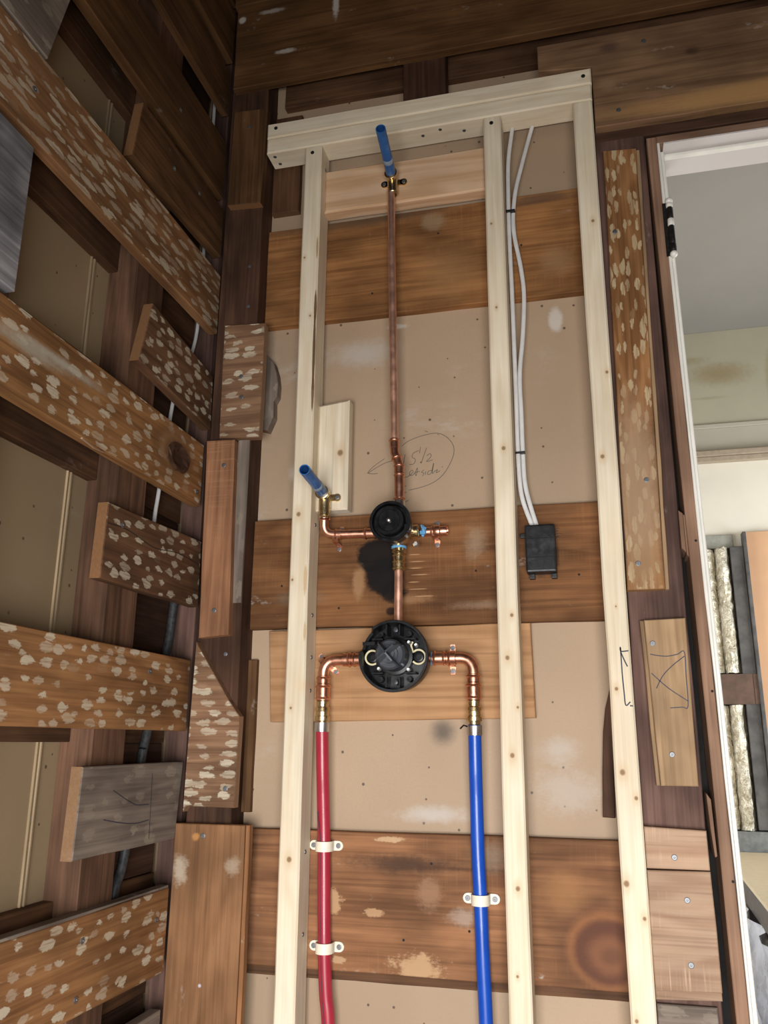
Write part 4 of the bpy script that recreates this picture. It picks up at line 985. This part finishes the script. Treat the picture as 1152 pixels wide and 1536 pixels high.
# ---- electrical box and cables
eb = thing('electrical_box', 'black plastic electrical box back poking through the board right of middle stud', 'junction box', (-.087, 1.56, .345))
box('shell', -.1135, -.0585, 1.527, 1.5605, .302, .391, m_box, eb, bev=.0035)
for (z0, z1) in ((.3285, .3295), (.364, .365)): box('mould_line', -.110, -.062, 1.5262, 1.5272, z0, z1, m_black, eb)
for (x, z) in ((-.099, .378), (-.073, .378), (-.099, .316), (-.073, .316)):
    lathe('knockout', [(0, 0), (0, .0085), (.0008, .0085), (.0008, .0075), (.0003, .0073), (.0003, 0)], (x, 1.5275, z), (0, -1, 0), m_box, eb, 20)
for x in (-.104, -.064):
    box('screw_ear', x - .005, x + .005, 1.545, 1.5605, .293, .3015, m_box, eb, bev=.001)
box('nail_tab', -.124, -.1136, 1.548, 1.556, .372, .380, m_box, eb, bev=.001)
rng = random.Random(9)
for k in range(7):
    z = .387 - k * .003; tube('splinter', [(-.0585, 1.557, z), (-.0535 + rng.uniform(0, .006), 1.553, z + rng.uniform(-.003, .005))], .0009, getwood('jamb_wood', 'back', 'u'), eb, .0006, 5)
def cable(label, pts, ties=()):
    t = thing('cable', label, 'cable', pts[-1], 'white electrical cables')
    bm = bmesh.new(); q = spline(pts, 7)
    bm2 = []
    # flat two-core jacket: wide side parallel to the wall
    X = Vector((1, 0, 0)); Y = Vector((0, 1, 0)); seg = 12; rings = []
    for i, p in enumerate(q):
        tt = (q[min(i + 1, len(q) - 1)] - q[max(i - 1, 0)]).normalized(); xx = (X - tt * X.dot(tt)).normalized(); yy = tt.cross(xx)
        rings.append([bm.verts.new(p + xx * .0043 * math.cos(2 * math.pi * k / seg) + yy * .0026 * math.sin(2 * math.pi * k / seg)) for k in range(seg)])
    for a, b in zip(rings, rings[1:]):
        for k in range(seg): bm.faces.new((a[k], a[(k + 1) % seg], b[(k + 1) % seg], b[k]))
    bm.faces.new(rings[0]); bm.faces.new(rings[-1])
    finish('jacket', bm, m_cable, t, smooth=True)
    for (x, y, z) in ties: box('staple', x - .009, x + .009, y - .006, y + .004, z - .0016, z + .0016, m_black, t, bev=.0006)
    return t
cable('white cable hugging the right side of the middle stud down to the box', [(-.108, 1.545, 1.278), (-.1195, 1.545, 1.19), (-.1225, 1.543, 1.067), (-.1225, 1.543, .973), (-.1215, 1.542, .88), (-.1213, 1.542, .761), (-.1210, 1.542, .647), (-.1213, 1.542, .537), (-.118, 1.545, .456), (-.1025, 1.550, .400), (-.099, 1.552, .390)],
      ties=((-.1175, 1.541, 1.070), (-.1165, 1.541, .537)))
cable('white cable bowing out from the middle stud in a loop before the box', [(-.066, 1.550, 1.278), (-.090, 1.550, 1.192), (-.1085, 1.548, 1.112), (-.1135, 1.545, 1.03), (-.102, 1.546, .939), (-.098, 1.548, .877), (-.1035, 1.548, .789), (-.1125, 1.546, .703), (-.1125, 1.546, .619), (-.1125, 1.547, .537), (-.110, 1.550, .470), (-.094, 1.553, .400), (-.091, 1.554, .390)])
# cables inside the left wall
t = thing('wall_cable', 'white cable rising behind the left wall boards near the corner', 'cable', (-.81, 1.41, .3))
tube('jacket', spline([(-.81, 1.536, 1.92), (-.81, 1.534, 1.46), (-.81, 1.532, 1.15), (-.81, 1.528, .87), (-.81, 1.47, .73), (-.81, 1.446, .66), (-.81, 1.420, .47), (-.81, 1.412, .41), (-.81, 1.405, .27)], 8), .0040, m_cable, t, seg=10)
t = thing('armoured_conduit', 'dark armoured conduit behind the lower left wall boards', 'conduit', (-.81, 1.36, -.9))
tube('sheath', spline([(-.81, 1.525, .38), (-.81, 1.511, .237), (-.81, 1.499, .171), (-.81, 1.444, .0), (-.81, 1.436, -.03), (-.81, 1.401, -.20), (-.81, 1.379, -.254), (-.81, 1.36, -.40), (-.81, 1.36, -.94)], 8), .0085, m_conduit, t, seg=12)
